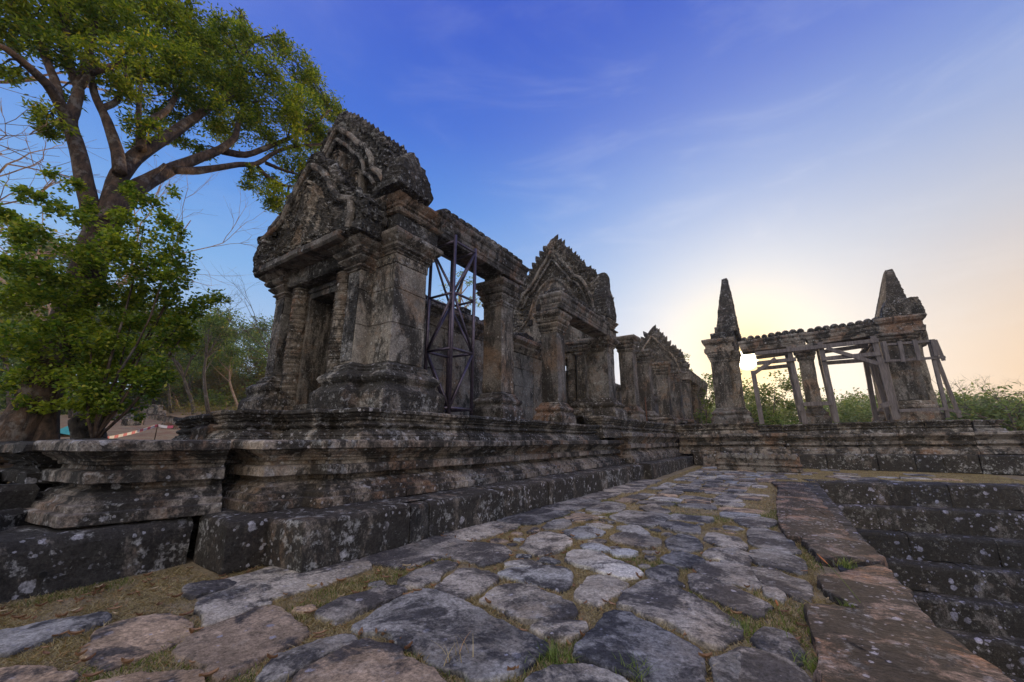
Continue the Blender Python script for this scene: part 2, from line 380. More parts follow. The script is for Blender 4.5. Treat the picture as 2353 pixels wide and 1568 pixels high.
M['leaf_olive'] = leafmat('olive_leaf', (0.10, 0.10, 0.03), (0.22, 0.20, 0.06), (0.30, 0.16, 0.04))
M['grass'] = leafmat('dry_grass', (0.24, 0.19, 0.095), (0.50, 0.42, 0.24), (0.44, 0.22, 0.09), 0.2)
M['green_grass'] = leafmat('green_grass_blade', (0.06, 0.10, 0.02), (0.18, 0.24, 0.05), None, 0.3)
M['dead_leaf'] = leafmat('dead_leaf', (0.14, 0.07, 0.035), (0.32, 0.19, 0.11), (0.48, 0.40, 0.28), 0.1)
def bark(name, a, b, cc=(0.45, 0.45, 0.44)):
    m, t, bs = pbsdf(name); pos = t.node('ShaderNodeNewGeometry').outputs['Position']
    v = t.vmath('MULTIPLY', pos, (1.0, 1.0, 0.45)); n = t.noise(v, 9.0, 7, 0.7, 0.6)
    col = t.mix(t.ss(n, 0.35, 0.65), a, b)
    col = t.mix(t.math('MULTIPLY', t.ss(t.noise(pos, 2.6, 5, 0.7), 0.53, 0.63), 0.65), col, cc)
    t.set(bs, 'Base Color', col); t.set(bs, 'Roughness', 0.9)
    t.set(bs, 'Normal', t.node('ShaderNodeBump', {'Height': n, 'Strength': 0.9, 'Distance': 0.08}).outputs[0]); return m
M['bark'] = bark('tree_bark', (0.03, 0.02, 0.015), (0.12, 0.075, 0.05), (0.21, 0.19, 0.17))
M['bark_dark'] = bark('dark_bark', (0.03, 0.025, 0.022), (0.10, 0.08, 0.06), (0.2, 0.19, 0.17))
M['bark_pale'] = bark('pale_bark', (0.24, 0.15, 0.10), (0.42, 0.30, 0.21), (0.5, 0.42, 0.34))
def ground_mat():
    m, t, bs = pbsdf('dry_ground'); pos = t.node('ShaderNodeNewGeometry').outputs['Position']
    n = t.noise(pos, 1.3, 6, 0.65); n2 = t.noise(pos, 16.0, 6, 0.75); n3 = t.noise(pos, 70.0, 3, 0.7)
    col = t.mix(t.ss(n, 0.36, 0.64), (0.17, 0.125, 0.075), (0.30, 0.235, 0.135))
    col = t.mix(t.math('MULTIPLY', t.ss(n2, 0.48, 0.6), 0.6), col, (0.10, 0.085, 0.045))
    col = t.mix(t.math('MULTIPLY', t.ss(n3, 0.5, 0.62), 0.65), col, (0.40, 0.34, 0.22))
    far = t.ss(t.node('ShaderNodeSeparateXYZ', {0: pos}).outputs[0], -10.5, -13.0)
    col = t.mix(t.math('MULTIPLY', far, 0.7), col, t.mix(t.ss(t.noise(pos, 2.2, 5, 0.7), 0.4, 0.62), (0.20, 0.09, 0.045), (0.26, 0.20, 0.11)))
    t.set(bs, 'Base Color', col); t.set(bs, 'Roughness', 0.95)
    h = t.math('ADD', t.math('MULTIPLY', n2, 0.03), t.math('MULTIPLY', n3, 0.012))
    t.set(bs, 'Normal', t.node('ShaderNodeBump', {'Height': h, 'Strength': 1.0, 'Distance': 1.0}).outputs[0]); return m
M['ground'] = ground_mat()

# ------------------------------------------------------------------ ground sheet
def hgt(x, y):
    x = np.asarray(x, float); y = np.asarray(y, float)
    def sst(a, b, v): t = np.clip((v - a) / (b - a), 0, 1); return t * t * (3 - 2 * t)
    left = sst(-10.6, -12.0, x)
    hill = 1.30 + np.maximum(0, -x - 12) * 0.034 * (1 + np.clip(y, 0, 60) * 0.055)
    hill = np.minimum(hill, 16)
    r = left * hill
    r = r + (1 - left) * 0.1 * sst(14, 26, y)
    beyond = sst(36, 70, y) * sst(-14, 0, x)
    r = r * (1 - beyond) + beyond * (-0.5)
    pit = (x > 0.80) & (x < 40) & (y < 19.2 + .1484 * (np.clip(x, 0, 16) - .55)) & (y > -14)
    return np.where(pit, -6.2, r)
def axis(vals):
    o = []
    for a, b, s_ in vals: o += list(np.arange(a, b, s_))
    return np.array(sorted(set([round(v, 4) for v in o])))
gx = axis([(-252, -80, 12), (-80, -20, 1.5), (-20, -7.5, 0.4), (-7.5, 0.78, 0.1), (0.79, 0.83, 0.03), (0.9, 16, 0.4), (16.5, 60, 3), (60, 250, 15)])
gy = axis([(-60, -2, 3), (-2, 10, 0.1), (10, 19, 0.25), (19, 22, 0.06), (22.2, 30, 0.3), (30, 90, 1.5), (90, 255, 15)])
X, Y = np.meshgrid(gx, gy); Z = hgt(X, Y)
P = np.stack([X.ravel(), Y.ravel(), Z.ravel()], 1)
P[:, 2] += np.where(P[:, 2] > -3, 0.018 * vn(P, 1.7, 1) + 0.010 * vn(P, 6, 2), 0) - 0.012
far = np.clip((-P[:, 0] - 12) / 8, 0, 1); P[:, 2] += far * 0.22 * vn(P * [1, 1, 0], 0.35, 4)
nx, ny = len(gx), len(gy)
mb = MB(); mb.add(P, [(j * nx + i, j * nx + i + 1, (j + 1) * nx + i + 1, (j + 1) * nx + i) for j in range(ny - 1) for i in range(nx - 1)])
tag(mb.build('ground', M['ground'], smooth=True), 'dry grassy earth between the flagstones and up the wooded slope', 'ground', kind='structure')
def gz(x, y): return float(hgt(x, y))

# ------------------------------------------------------------------ moulded platforms
def shiftz(prof, z0, z1):
    a, b = prof[0][1], prof[-1][1]; return [(o, z0 + (z - a) * (z1 - z0) / (b - a)) for o, z in prof]
P1 = [(.15, .56), (.18, .575), (.18, .685), (.165, .695), (.10, .70), (.10, .765), (.085, .775), (.035, .78), (.0, .815), (.0, .85), (-.06, .855), (-.09, .89), (-.19, .92), (-.19, .945), (-.17, .985), (-.01, .99), (.01, 1.0), (.01, 1.12), (-.02, 1.135), (-.16, 1.14), (-.17, 1.19),
      (-.12, 1.20), (-.11, 1.225), (-.11, 1.24), (-.06, 1.25), (-.06, 1.265), (-.03, 1.29), (.04, 1.33), (.05, 1.345), (.05, 1.36), (.12, 1.365), (.15, 1.38), (.15, 1.47), (.13, 1.495), (.09, 1.50)]
P2 = [(.14, 1.5), (.14, 1.56), (.11, 1.575), (.12, 1.60), (.09, 1.635), (.03, 1.66), (.03, 1.685), (-.02, 1.69), (-.05, 1.715), (-.02, 1.735), (.02, 1.75), (.045, 1.775), (.02, 1.80),
      (-.03, 1.815), (-.05, 1.84), (-.02, 1.855), (.01, 1.87), (.01, 1.90), (.06, 1.92), (.09, 1.945), (.07, 1.965), (.12, 1.975), (.14, 1.99), (.14, 2.035), (.11, 2.05)]
def BP(z0, z1): return [(.0, z0), (.01, z0 + .03), (.01, z1 - .05), (-.015, z1 - .01), (-.05, z1)]
def course(parent, name, path, prof, mat, breaks, depth, seg, amp, seed, gap=0.012, jit=0.012):
    rnd = random.Random(seed); L = plen(path); bs_ = [0] + [b for b in breaks if b < L - 0.1] + [L]
    for i, (a, b) in enumerate(zip(bs_, bs_[1:])):
        mb = MB(); sp = subpath(path, a + gap * (i > 0), b - gap * (i < len(bs_) - 2))
        osweep(mb, sp, prof, depth, seg)
        dx, dy, dz = [rnd.uniform(-jit, jit) for _ in range(3)]
        tilt = rnd.uniform(-jit, jit) * 0.35
        c0 = np.array([sp[0][0], sp[0][1], prof[0][1]])
        def fn(V, dx=dx, dy=dy, dz=dz, tilt=tilt, c0=c0):
            V = V + [dx, dy, dz * 0.6]; V[:, 2] += (V[:, 1] - c0[1]) * tilt * 0.15; return V
        mb.build(name, mat, parent, amp=amp, seed=seed + i * 7, fn=fn)
def rbreaks(L, a, b, seed, first=None):
    r = random.Random(seed); s_ = first or r.uniform(a, b); o = []
    while s_ < L: o.append(s_); s_ += r.uniform(a, b)
    return o
# lowest course of big plain blocks
T = thing('base_course', (-4.78, 2.3, 0), 'long low course of big dark lichen-spotted blocks bordering the paved court', 'stone base')
pth = [(-6.45, 2.42), (-5.52, 2.36), (-5.50, 2.80), (-4.78, 2.85), (-4.78, 16.7)]
course(T, 'stone_block', pth, BP(0, .56), M['base'], [3.72, 4.12, 6.1, 8.0, 10.2, 12.6, 14.6], 2.2, 0.07, 0.020, 11)
course(T, 'stone_block', [(-4.50, 16.7), (-4.50, 25.7)], BP(0, .60), M['base'], [2.1, 4.5, 6.6], 2.4, 0.14, 0.022, 12)
T = thing('corner_step_block', (-6.35, 1, 0), 'huge mossy step block with a round socket hole, at the left edge', 'stone block')
mb = MB(); osweep(mb, [(-6.34, -2.0), (-6.42, 2.33)], [(0.02, -.05), (.0, .1), (-.0, .44), (-.03, .50), (-.09, .54)], 2.4, 0.07)
mb.build('stone_block', M['base'], T, amp=0.022, seed=31)
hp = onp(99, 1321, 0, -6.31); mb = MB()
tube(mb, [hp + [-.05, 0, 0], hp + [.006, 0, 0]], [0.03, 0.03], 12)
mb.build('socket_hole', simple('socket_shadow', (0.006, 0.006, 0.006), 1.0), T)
# first moulded tier
T = thing('moulded_end_block', (-6.8, 1.3, .56), 'large separate moulded block with sharp tiers standing left of the wide dark crack', 'stone block')
mb = MB(); osweep(mb, [(-8.15, 1.17), (-6.84, 1.33), (-6.47, 2.62)], P1, 1.1, 0.055)
mb.build('moulded_block', M['plinth'], T, amp=0.010, seed=41)
T = thing('broken_wall_end', (-9, 1.5, .3), 'broken heap of black moulded masonry at the far left edge below the tree', 'ruined masonry')
mb = MB(); osweep(mb, [(-10.5, 1.02), (-8.30, 1.10), (-8.25, 2.0)], shiftz(P1, .45, 1.47), 1.3, 0.08)
mb.build('moulded_block', M['base'], T, amp=0.055, seed=42)
for i, (x, y, zt, s_) in enumerate([(-8.15, .85, .98, .55), (-8.9, .6, .85, .7), (-7.6, .62, .70, .6), (-9.9, .6, 1.05, .8), (-8.3, .1, .72, .8), (-9.6, -.2, .8, 1.0)]):
    mb = MB(); block(mb, x - s_ / 2, y - s_ / 2, .3, x + s_ / 2, y + s_ / 2, zt, .06, .09, 0.4 * i)
    mb.build('fallen_block', M['base'], T, amp=0.06, seed=50 + i)
T = thing('lower_platform', (-5.72, 3.5, .56), 'lower moulded platform tier with brown mouldings and a pale lichened top edge', 'stone platform')
pth = [(-7.7, 2.95), (-6.08, 2.95), (-6.08, 3.60), (-5.72, 3.66), (-5.72, 16.9)]
course(T, 'moulded_block', pth, P1, M['plinth'], [4.05, 5.72, 8.0, 10.4, 12.9], 2.6, 0.06, 0.009, 61, gap=0.008)
course(T, 'moulded_block', [(-6.0, 16.9), (-5.32, 16.9), (-5.32, 26.2)], shiftz(P1, .60, 1.82), M['plinth'], [2.8, 5.1, 7.4], 2.2, 0.13, 0.02, 62)
# second, finely carved tier
T = thing('upper_platform', (-5.9, 4.3, 1.5), 'finely carved upper platform tier carrying the front porch and its pillars', 'stone platform')
pth = [(-7.92, 4.15), (-6.78, 4.12), (-6.78, 4.38), (-5.92, 4.38), (-5.92, 14.9)]
course(T, 'moulded_block', pth, P2, M['carved_plinth'], [4.9, 5.35, 7.6, 10.0, 12.2], 2.0, 0.05, 0.009, 71, gap=0.010)
course(T, 'moulded_block', [(-6.4, 14.9), (-5.72, 14.9), (-5.72, 20.0), (-5.55, 20.0), (-5.55, 27.0)], shiftz(P2, 1.6, 2.42), M['carved_plinth'], [2.8, 5.1, 7.6, 9.8], 2.6, 0.12, 0.02, 72)
mb = MB(); block(mb, -13.2, 5.3, 1.4, -7.2, 16, 2.03, .02, 0.6); block(mb, -13.2, 14.9, 1.6, -7.0, 52, 2.40, .02, 1.0); mb.build('floor_slabs', M['wall'], T)
T = thing('stair_cheek_block', (-8.1, 3.5, 1.5), 'weathered moulded cheek block jutting from the upper tier left of the doorway', 'stone block')
mb = MB(); osweep(mb, [(-9.35, 3.50), (-8.10, 3.48), (-8.12, 4.25)], shiftz(P2, 1.46, 2.06), 1.1, 0.055)
mb.build('moulded_block', M['carved_plinth'], T, amp=0.024, seed=75)
T = thing('far_cheek_block', (-10.5, 3.6, 1.5), 'darker moulded cheek block left of the stair, farthest left on the upper tier', 'stone block')
mb = MB(); osweep(mb, [(-12.1, 3.75), (-10.4, 3.7), (-10.4, 4.4)], shiftz(P2, 1.40, 2.04), 1.1, 0.08)
mb.build('moulded_block', M['base'], T, amp=0.035, seed=76)
T = thing('rough_stair_stone', (-9.8, 3.6, 1.4), 'rough slanting grey boulder wedged between the two cheek blocks', 'boulder')
mb = MB(); block(mb, -10.3, 3.4, 1.35, -9.45, 4.2, 1.80, .06, .08); block(mb, -10.1, 3.8, 1.75, -9.6, 4.3, 2.02, .05, .08); mb.build('boulder', M['plinth'], T, amp=0.05, seed=77)

# ------------------------------------------------------------------ stone uprights
PED = [(.40, 0), (.41, .40), (.38, .44), (.31, .50), (.25, .57), (.25, .60), (.31, .66), (.34, .72), (.31, .78), (.25, .82), (.22, .85), (.16, .87), (.17, .91), (.10, .95), (.11, .99), (.05, 1.03), (.0, 1.06)]
CAP = [(0, 0), (.03, .02), (.03, .05), (.08, .08), (.08, .12), (.04, .15), (.10, .20), (.16, .26), (.16, .30), (.12, .33), (.20, .37), (.24, .43), (.24, .47), (.20, .49), (.28, .55), (.33, .60), (.33, .68), (.30, .70)]
def scl(prof, sx, z0, z1):
    h = prof[-1][1] - prof[0][1]; return [(o * sx, z0 + (z - prof[0][1]) * (z1 - z0) / h) for o, z in prof]
def upright(parent, poly, zb, zs, zc, zt, seg=0.07, sx=1.0, cx=1.0, joints=(), amp=0.010, seed=0, ms='pillar', mm='moulding', basename='base', topname='capital'):
    mb = MB(); csweep(mb, poly, scl(PED, sx, zb, zs), seg); mb.build(basename, M[mm], parent, amp=amp * 1.6, seed=seed)
    zs_ = [zs] + [j for j in joints if zs < j < zc] + [zc]
    mb = MB()
    for a, b in zip(zs_, zs_[1:]):
        o = random.Random(seed + int(a * 10)).uniform(-.008, .004)
        csweep(mb, poly, [(-.02, a - 0.002), (o, a + .014), (o, b - .014), (-.02, b)], seg * 1.3)
    mb.build('shaft', M[ms], parent, amp=amp, seed=seed + 1)
    mb = MB(); csweep(mb, poly, scl(CAP, cx, zc, zt), seg, bottom=True); mb.build(topname, M[mm], parent, amp=amp * 1.6, seed=seed + 2)
def pillar(x0, y0, x1, y1, zb, zt, label, seed, seg=0.07, group='square pillars of the roofless galleries', amp=0.010, cx=1.0, sx=0.62, grp=True):
    T = thing('stone_pillar', ((x0 + x1) / 2, (y0 + y1) / 2, zb), label, 'pillar', group)
    h = zt - zb
    upright(T, rect(x0, y0, x1, y1), zb, zb + .19 * h, zt - .19 * h, zt, seg, sx, cx * .75, (), amp, seed)
    return T

# eave beam with a row of rounded tile ends
BEAM = [(0, 0), (.03, .02), (.03, .12), (.05, .15), (.05, .22), (.08, .25), (.10, .30), (.10, .42), (.13, .45), (.16, .50), (.16, .56), (.12, .60)]
def eave(T, a, b, z0, h=.62, wdt=.5, r=.13, step=.27, drop=0.0, seg=.08, seed=0, broken=1):
    """a,b: (x,y) ends of the outer line; the body lies on the inner side"""
    a = np.array(a, float); b = np.array(b, float); t = (b - a) / np.linalg.norm(b - a); n = np.array([t[1], -t[0]])
    L = np.linalg.norm(b - a); q = a - n * wdt
    mb = MB(); csweep(mb, [tuple(a), tuple(b), tuple(b - n * wdt), tuple(q)], scl(BEAM, 1.0, z0, z0 + h), seg, bottom=True)
    def fn(V): V = V.copy(); V[:, 2] -= ((V[:, :2] - a) @ t) / L * drop; return V
    lb = mb.build('lintel_beam', M['moulding'], T, amp=0.014, seed=seed, fn=fn)
    mb = MB(); rnd = random.Random(seed); s_ = r
    while s_ < L - .05:
        rr = r * rnd.uniform(.85, 1.08)
        pts = []; rad = []
        for k in range(7):
            u_ = k / 6; p = a + t * s_ + n * (.14 - u_ * (wdt + .05)); pts.append((p[0], p[1], z0 + h - .02 + rr * .35 + .07 * math.sin(u_ * math.pi))); rad.append(rr * (.55 if k == 0 else 1.0))
        tube(mb, pts, rad, 10); s_ += step
    mb.build('eave_tiles', M['gable'], lb, amp=0.016, seed=seed + 1, fn=fn)

def serr(outline, step, amp, seed, c0, closed_from=0):
    """resample an outline (u,z) and add leaf-like teeth pointing away from c0"""
    o = []; n = len(outline); s_ = 0; rnd = random.Random(seed)
    for i in range(n):
        a = np.array(outline[i][:2], float); b = np.array(outline[(i + 1) % n][:2], float); tooth = outline[i][2] if len(outline[i]) > 2 else 1
        L = np.linalg.norm(b - a); k = max(1, int(L / 0.06))
        for j in range(k):
            p = a + (b - a) * j / k; s_ += L / k
            ph = (s_ / step) % 1.0; dv = p - c0; dv = dv / (np.linalg.norm(dv) + 1e-6)
            o.append(p + dv * amp * tooth * ((1 - ph) ** 1.5 if tooth else 0))
    return o
def slab_gable(T, name, outline, axis_, f0, f1, c0, mat, tymp=0.62, inset=0.12, carve=0.05, step=.24, tooth=.09, seed=0, amp=.02, front=-1, namet='tympanum', split=True):
    """thick gable: outline in (u,z); axis_ 'x' means u is world x and thickness runs in y from f0 (carved face) to f1"""
    O = serr(outline, step, tooth, seed, np.array(c0, float)); n = len(O); c0 = np.array(c0, float)
    ts = [1, .97, .93, .88, .83, .78, .73, .69, tymp + .03, tymp, .58, .5, .42, .34, .26, .18, .1, .04]
    ts = sorted(set([round(t_, 3) for t_ in ts]), reverse=True)
    sgn = 1 if f1 > f0 else -1
    def put(u, zv, fv): return (u, fv, zv) if axis_ == 'x' else (fv, u, zv)
    def relief(t_):
        if t_ > .985: return .05
        if t_ > .90: return -.05
        if t_ > .87: return .03
        if t_ > .75: return -.03
        if t_ >= tymp + .02: return .02
        return inset
    V = []; rings = []
    # side strip back to front
    kf = max(2, int(abs(f1 - f0) / .1))
    for k in range(kf + 1):
        fv = f1 + (f0 + .05 * sgn - f1) * k / kf
        for p in O: V.append(put(p[0], p[1], fv))
    nb = kf + 1
    for t_ in ts[1:]:
        for p in O:
            q = c0 + (p - c0) * t_; V.append(put(q[0], q[1], f0 + relief(t_) * sgn))
    nr = nb + len(ts) - 1
    F = [(k * n + i, k * n + (i + 1) % n, (k + 1) * n + (i + 1) % n, (k + 1) * n + i) for k in range(nr - 1) for i in range(n)]
    F.append(tuple((nr - 1) * n + i for i in range(n))); F.append(tuple(reversed(range(n))))
    mb = MB(); mb.add(V, F)
    fa = 1 if axis_ == 'x' else 0
    def fn(W):
        W = W.copy(); m_ = (W[:, fa] - f0) * sgn < .25
        cv = np.abs(vn(W, 7.5, seed + 9)) * 1.0 + np.abs(vn(W, 15.0, seed + 4)) * .7
        W[:, fa] += np.where(m_, (0.5 - cv) * carve * sgn * 2, 0)
        return W
    return mb.build(name, mat, T, amp=amp, seed=seed, fn=fn)

def crest(T, outline, f0, f1, c0, step, h, wdt, seed, rows=3, frames=(.80, .66)):
    c0 = np.array(c0, float); rn_ = random.Random(seed); mb = MB(); acc = 0.0; O = [np.array(p[:2], float) for p in outline]; n = len(O)
    for i in range(n):
        a, b = O[i], O[(i + 1) % n]
        if not outline[i][2]: continue
        L = np.linalg.norm(b - a); t_ = step - acc if acc else 0.0
        while t_ < L:
            p = a + (b - a) * t_ / L; nn = np.array([(b - a)[1], -(b - a)[0]]) / L
            if nn @ (p - c0) < 0: nn = -nn
            dv = nn * .8 + np.array([0, .55]); dv /= np.linalg.norm(dv); tg = np.array([-dv[1], dv[0]])
            for rw in range(rows):
                if rn_.random() < .12: continue
                hh = h * rn_.uniform(.6, 1.15) * (1 if rw in (0, rows - 1) else .7); fy = f0 + (f1 - f0) * (.06 + .88 * rw / max(1, rows - 1)); V = []
                for (s_, w_) in ((-.25, .8), (.15, 1.0), (.55, .72), (.85, .35)):
                    for k in range(6):
                        th = k * math.pi / 3; q = p + dv * hh * s_ + tg * math.cos(th) * wdt * .5 * w_; V.append((q[0], fy + math.sin(th) * wdt * .42 * w_, q[1]))
                q = p + dv * hh * 1.1; V.append((q[0], fy, q[1]))
                F = [(a_ * 6 + k, a_ * 6 + (k + 1) % 6, (a_ + 1) * 6 + (k + 1) % 6, (a_ + 1) * 6 + k) for a_ in range(3) for k in range(6)] + [(18 + k, 18 + (k + 1) % 6, 24) for k in range(6)]
                mb.add(V, F)
            t_ += step
        acc = (L - (t_ - step)) if t_ - step < L else 0.0
    mb.build('leaf_crest', M['gable'], T, amp=.014, seed=seed)
    for fr, rr_ in zip(frames, (.085, .055)):
        mb = MB(); pts = []
        for i in range(n):
            if outline[i][2] or outline[(i + 1) % n][2]:
                q = c0 + (O[i] - c0) * fr; pts.append((q[0], f0 - .03, q[1] - .05))
        if len(pts) > 3:
            Q = []
            for a, b in zip(pts, pts[1:]):
                for j in range(4): Q.append(np.array(a) * (1 - j / 4) + np.array(b) * j / 4)
            tube(mb, Q, [rr_] * len(Q), 8); mb.build('frame_moulding', M['moulding'], T, amp=.018, seed=seed + 2)
def naga(T, poly, thick_ax, lo, hi, seed, mat):
    """many-headed finial as a fan-shaped thick plate: poly in (u,z)"""
    c0 = np.mean(np.array(poly), 0); O = serr([(*p, 1) for p in poly], .17, .05, seed, c0); n = len(O); V = []
    fs = np.linspace(lo, hi, max(4, int(abs(hi - lo) / .1))); sc_ = [1 - .10 * abs(2 * (i / (len(fs) - 1)) - 1) ** 3 for i in range(len(fs))]
    for f_, s_ in zip(fs, sc_):
        for p in O:
            q = c0 + (p - c0) * s_; V.append((q[0], f_, q[1]) if thick_ax == 'y' else (f_, q[0], q[1]))
    m_ = len(fs)
    F = [(k * n + i, k * n + (i + 1) % n, (k + 1) * n + (i + 1) % n, (k + 1) * n + i) for k in range(m_ - 1) for i in range(n)]
    for k, rev in ((0, True), (m_ - 1, False)):
        prev = k * n; base_ = len(V)
        for t_ in (.8, .55, .3, .1):
            for p in O:
                q = c0 + (p - c0) * t_ * sc_[k]; f_ = fs[k] + (-.05 if k == 0 else .05) * (1 - t_)
                V.append((q[0], f_, q[1]) if thick_ax == 'y' else (f_, q[0], q[1]))
        st = [prev] + [base_ + j * n for j in range(4)]
        for a_, b_ in zip(st, st[1:]): F += [(a_ + i, a_ + (i + 1) % n, b_ + (i + 1) % n, b_ + i) for i in range(n)]
        F.append(tuple(st[-1] + i for i in range(n)))
    mb = MB(); mb.add(V, F); return mb.build('naga_finial', mat, T, amp=.035, seed=seed)

# ================================================================== front porch
def porch(cx, yf, zb, label, seg, seed, xr=2.62, front_ped=True, apex=(0.0, 10.85), amp=.010, gw=1.0):
    T = thing('temple_porch', (cx, yf, zb), label, 'temple gateway')
    dz = zb - 2.05
    for sd in (1, -1):
        poly = [(1.40, -.33), (1.85, -.33), (1.85, 0), (xr, 0), (xr, .95), (1.15, .95), (1.15, .05), (1.40, .05)]
        pp = [(cx + sd * a, yf + b) for a, b in poly]
        if sd < 0: pp = pp[::-1]
        mb = MB(); csweep(mb, pp, scl(PED, .95, zb, zb + 1.07), seg); mb.build('pedestal', M['carved_plinth'], T, amp=amp * 1.6, seed=seed)
        mb = MB(); js = [zb + 1.07, zb + 1.95, zb + 2.75, zb + 3.35]
        for a, b in zip(js, js[1:]): csweep(mb, pp, [(-.022, a - .002), (0, a + .014), (0, b - .014), (-.022, b)], seg * 1.3)
        pr_ = mb.build('pier', M['wall'], T, amp=amp, seed=seed + 3)
        # carved front of the pilaster
        x0, x1 = sorted((cx + sd * 1.43, cx + sd * 1.82))
        mb = MB(); block(mb, x0, yf - .355, zb + 1.12, x1, yf - .30, zb + 3.2, .008, seg); mb.build('carved_panel', M['carved'], pr_, amp=amp, seed=seed + 4)
        # pilaster capital
        x0, x1 = sorted((cx + sd * 1.40, cx + sd * 1.85))
        mb = MB(); csweep(mb, rect(x0, yf - .33, x1, yf + .1), scl(CAP, 1.15, zb + 3.22, zb + 3.88), seg, bottom=True); mb.build('capital', M['moulding'], T, amp=amp * 1.5, seed=seed + 5)
        # wall band, cornice and carved frieze on the corner pier
        x0, x1 = sorted((cx + sd * 1.9, cx + sd * xr))
        rp = rect(x0, yf, x1, yf + .95)
        mb = MB(); csweep(mb, rp, [(0, zb + 3.35), (.015, zb + 3.36), (.015, zb + 3.56), (.0, zb + 3.57)], seg, bottom=True); mb.build('carved_band', M['carved'], T, amp=amp, seed=seed + 6)
        mb = MB(); csweep(mb, rp, [(0, zb + 3.57), (.04, zb + 3.58), (.04, zb + 3.62), (.09, zb + 3.65), (.06, zb + 3.69), (.13, zb + 3.73), (.11, zb + 3.80), (.20, zb + 3.87), (.26, zb + 3.95), (.26, zb + 4.03), (.21, zb + 4.08), (.15, zb + 4.12)], seg)
        mb.build('cornice', M['moulding'], T, amp=amp * 1.5, seed=seed + 7)
        mb = MB(); csweep(mb, rp, [(.14, zb + 4.12), (.15, zb + 4.14), (.15, zb + 4.44), (.14, zb + 4.46)], seg); mb.build('frieze', M['carved'], T, amp=amp, seed=seed + 8)
        mb = MB(); csweep(mb, rp, [(.15, zb + 4.46), (.22, zb + 4.48), (.26, zb + 4.53), (.22, zb + 4.57), (.12, zb + 4.60), (.10, zb + 4.70), (.14, zb + 4.73), (.14, zb + 4.78), (.20, zb + 4.83), (.28, zb + 4.92), (.28, zb + 4.97)], seg)
        mb.build('cornice', M['moulding'], T, amp=amp * 1.5, seed=seed + 9)
        # colonnette, turned in rings
        mb = MB(); k = 14; prof = []
        zc = zb + .28
        rnd = random.Random(seed)
        while zc < zb + 3.35:
            prof += [(.215, zc), (.215, zc + .05), (.235, zc + .055), (.24, zc + .075), (.22, zc + .085), (.235, zc + .10), (.22, zc + .115)]; zc += .12 if (int(zc * 2.2) % 2) else .22
        V = []; prof = [(.28, zb + .05), (.28, zb + .26)] + [p for p in prof if p[1] < zb + 3.38] + [(.2, zb + 3.40)]
        ccx = cx + sd * .98
        for r_, zv in prof:
            for j in range(k): V.append((ccx + r_ * math.cos(j * 2 * math.pi / k), yf - .12 + r_ * math.sin(j * 2 * math.pi / k), zv))
        n_ = len(prof)
        mb.add(V, [(a * k + j, a * k + (j + 1) % k, (a + 1) * k + (j + 1) % k, (a + 1) * k + j) for a in range(n_ - 1) for j in range(k)])
        mb.build('colonnette', M['moulding'], T, amp=.006, seed=seed + 10)
        # door jambs
        x0, x1 = sorted((cx + sd * .64, cx + sd * 1.16))
        mb = MB(); block(mb, x0, yf + .04, zb, x1, yf + 1.1, zb + 3.4, .01, seg * 1.5)
        xa, xb = sorted((cx + sd * .66, cx + sd * .80)); block(mb, xa, yf - .04, zb + .2, xb, yf + .035, zb + 3.25, .01, seg)
        xa, xb = sorted((cx + sd * .84, cx + sd * .90)); block(mb, xa, yf - .08, zb + .1, xb, yf + .035, zb + 3.35, .01, seg)
        mb.build('door_jamb', M['pillar'], T, amp=.006, seed=seed + 11)
    mb = MB(); block(mb, cx - .80, yf - .04, zb + 3.10, cx + .80, yf + 1.1, zb + 3.42, .01, seg); block(mb, cx - .9, yf - .08, zb + 3.26, cx + .9, yf - .045, zb + 3.36, .01, seg); mb.build('door_head', M['pillar'], T, amp=.006, seed=seed + 12)
    mb = MB(); block(mb, cx - .95, yf - .12, zb - .02, cx + .95, yf + 1.1, zb + .30, .02, seg); mb.build('threshold', M['carved_plinth'], T, amp=.01, seed=seed + 13)
    mb = MB(); block(mb, cx - 1.39, yf - .42, zb + 3.44, cx + 1.39, yf + .3, zb + 4.0, .04, seg); mb.build('carved_lintel', M['carved'], T, amp=.03, seed=seed + 14)
    mb = MB(); block(mb, cx - 1.9, yf + .30, zb + 3.43, cx + 1.9, yf + .92, zb + 5.0, .01, seg * 2); mb.build('upper_wall', M['wall'], T, amp=.01, seed=seed + 15)
    if front_ped:
        O = [(-2.35, 3.86, 0), (2.35, 3.86, 0), (2.42, 4.25, 1), (2.30, 4.75, 1), (2.05, 4.85, 1), (1.70, 5.05, 1), (1.35, 5.45, 1), (1.0, 5.95, 1), (.55, 6.4, 1), (.2, 6.65, 1), (0, 6.75, 1), (-.2, 6.6, 1), (-.55, 6.25, 1), (-.95, 5.75, 1), (-1.3, 5.3, 1),
             (-1.55, 5.15, 1), (-1.60, 5.02, 0), (-1.75, 5.0, 0), (-1.95, 4.85, 0), (-2.15, 4.98, 0), (-2.42, 5.05, 0), (-2.45, 4.92, 0), (-2.2, 4.75, 1), (-2.38, 4.4, 1), (-2.48, 4.15, 0)]
        fp = slab_gable(T, 'front_pediment', [(cx + a, zb + b, t_) for a, b, t_ in O], 'x', yf - .82, yf - .22, (cx, zb + 4.9), M['gable'], tymp=.66, inset=.10, carve=.055, seed=seed + 16, amp=.014)
        crest(fp, [(cx + a, zb + b, t_) for a, b, t_ in O], yf - .82, yf - .22, (cx, zb + 4.9), .23, .16, .22, seed + 60, 3, (.84,))
        # pale carved tympanum panel, standing 3 cm behind the rim
        OT = [(-1.25, 4.05, 0), (1.35, 4.05, 0), (1.05, 4.6, 0), (.7, 5.2, 0), (.35, 5.75, 0), (0.0, 6.0, 0), (-.35, 5.8, 0), (-.75, 5.2, 0), (-1.1, 4.6, 0)]
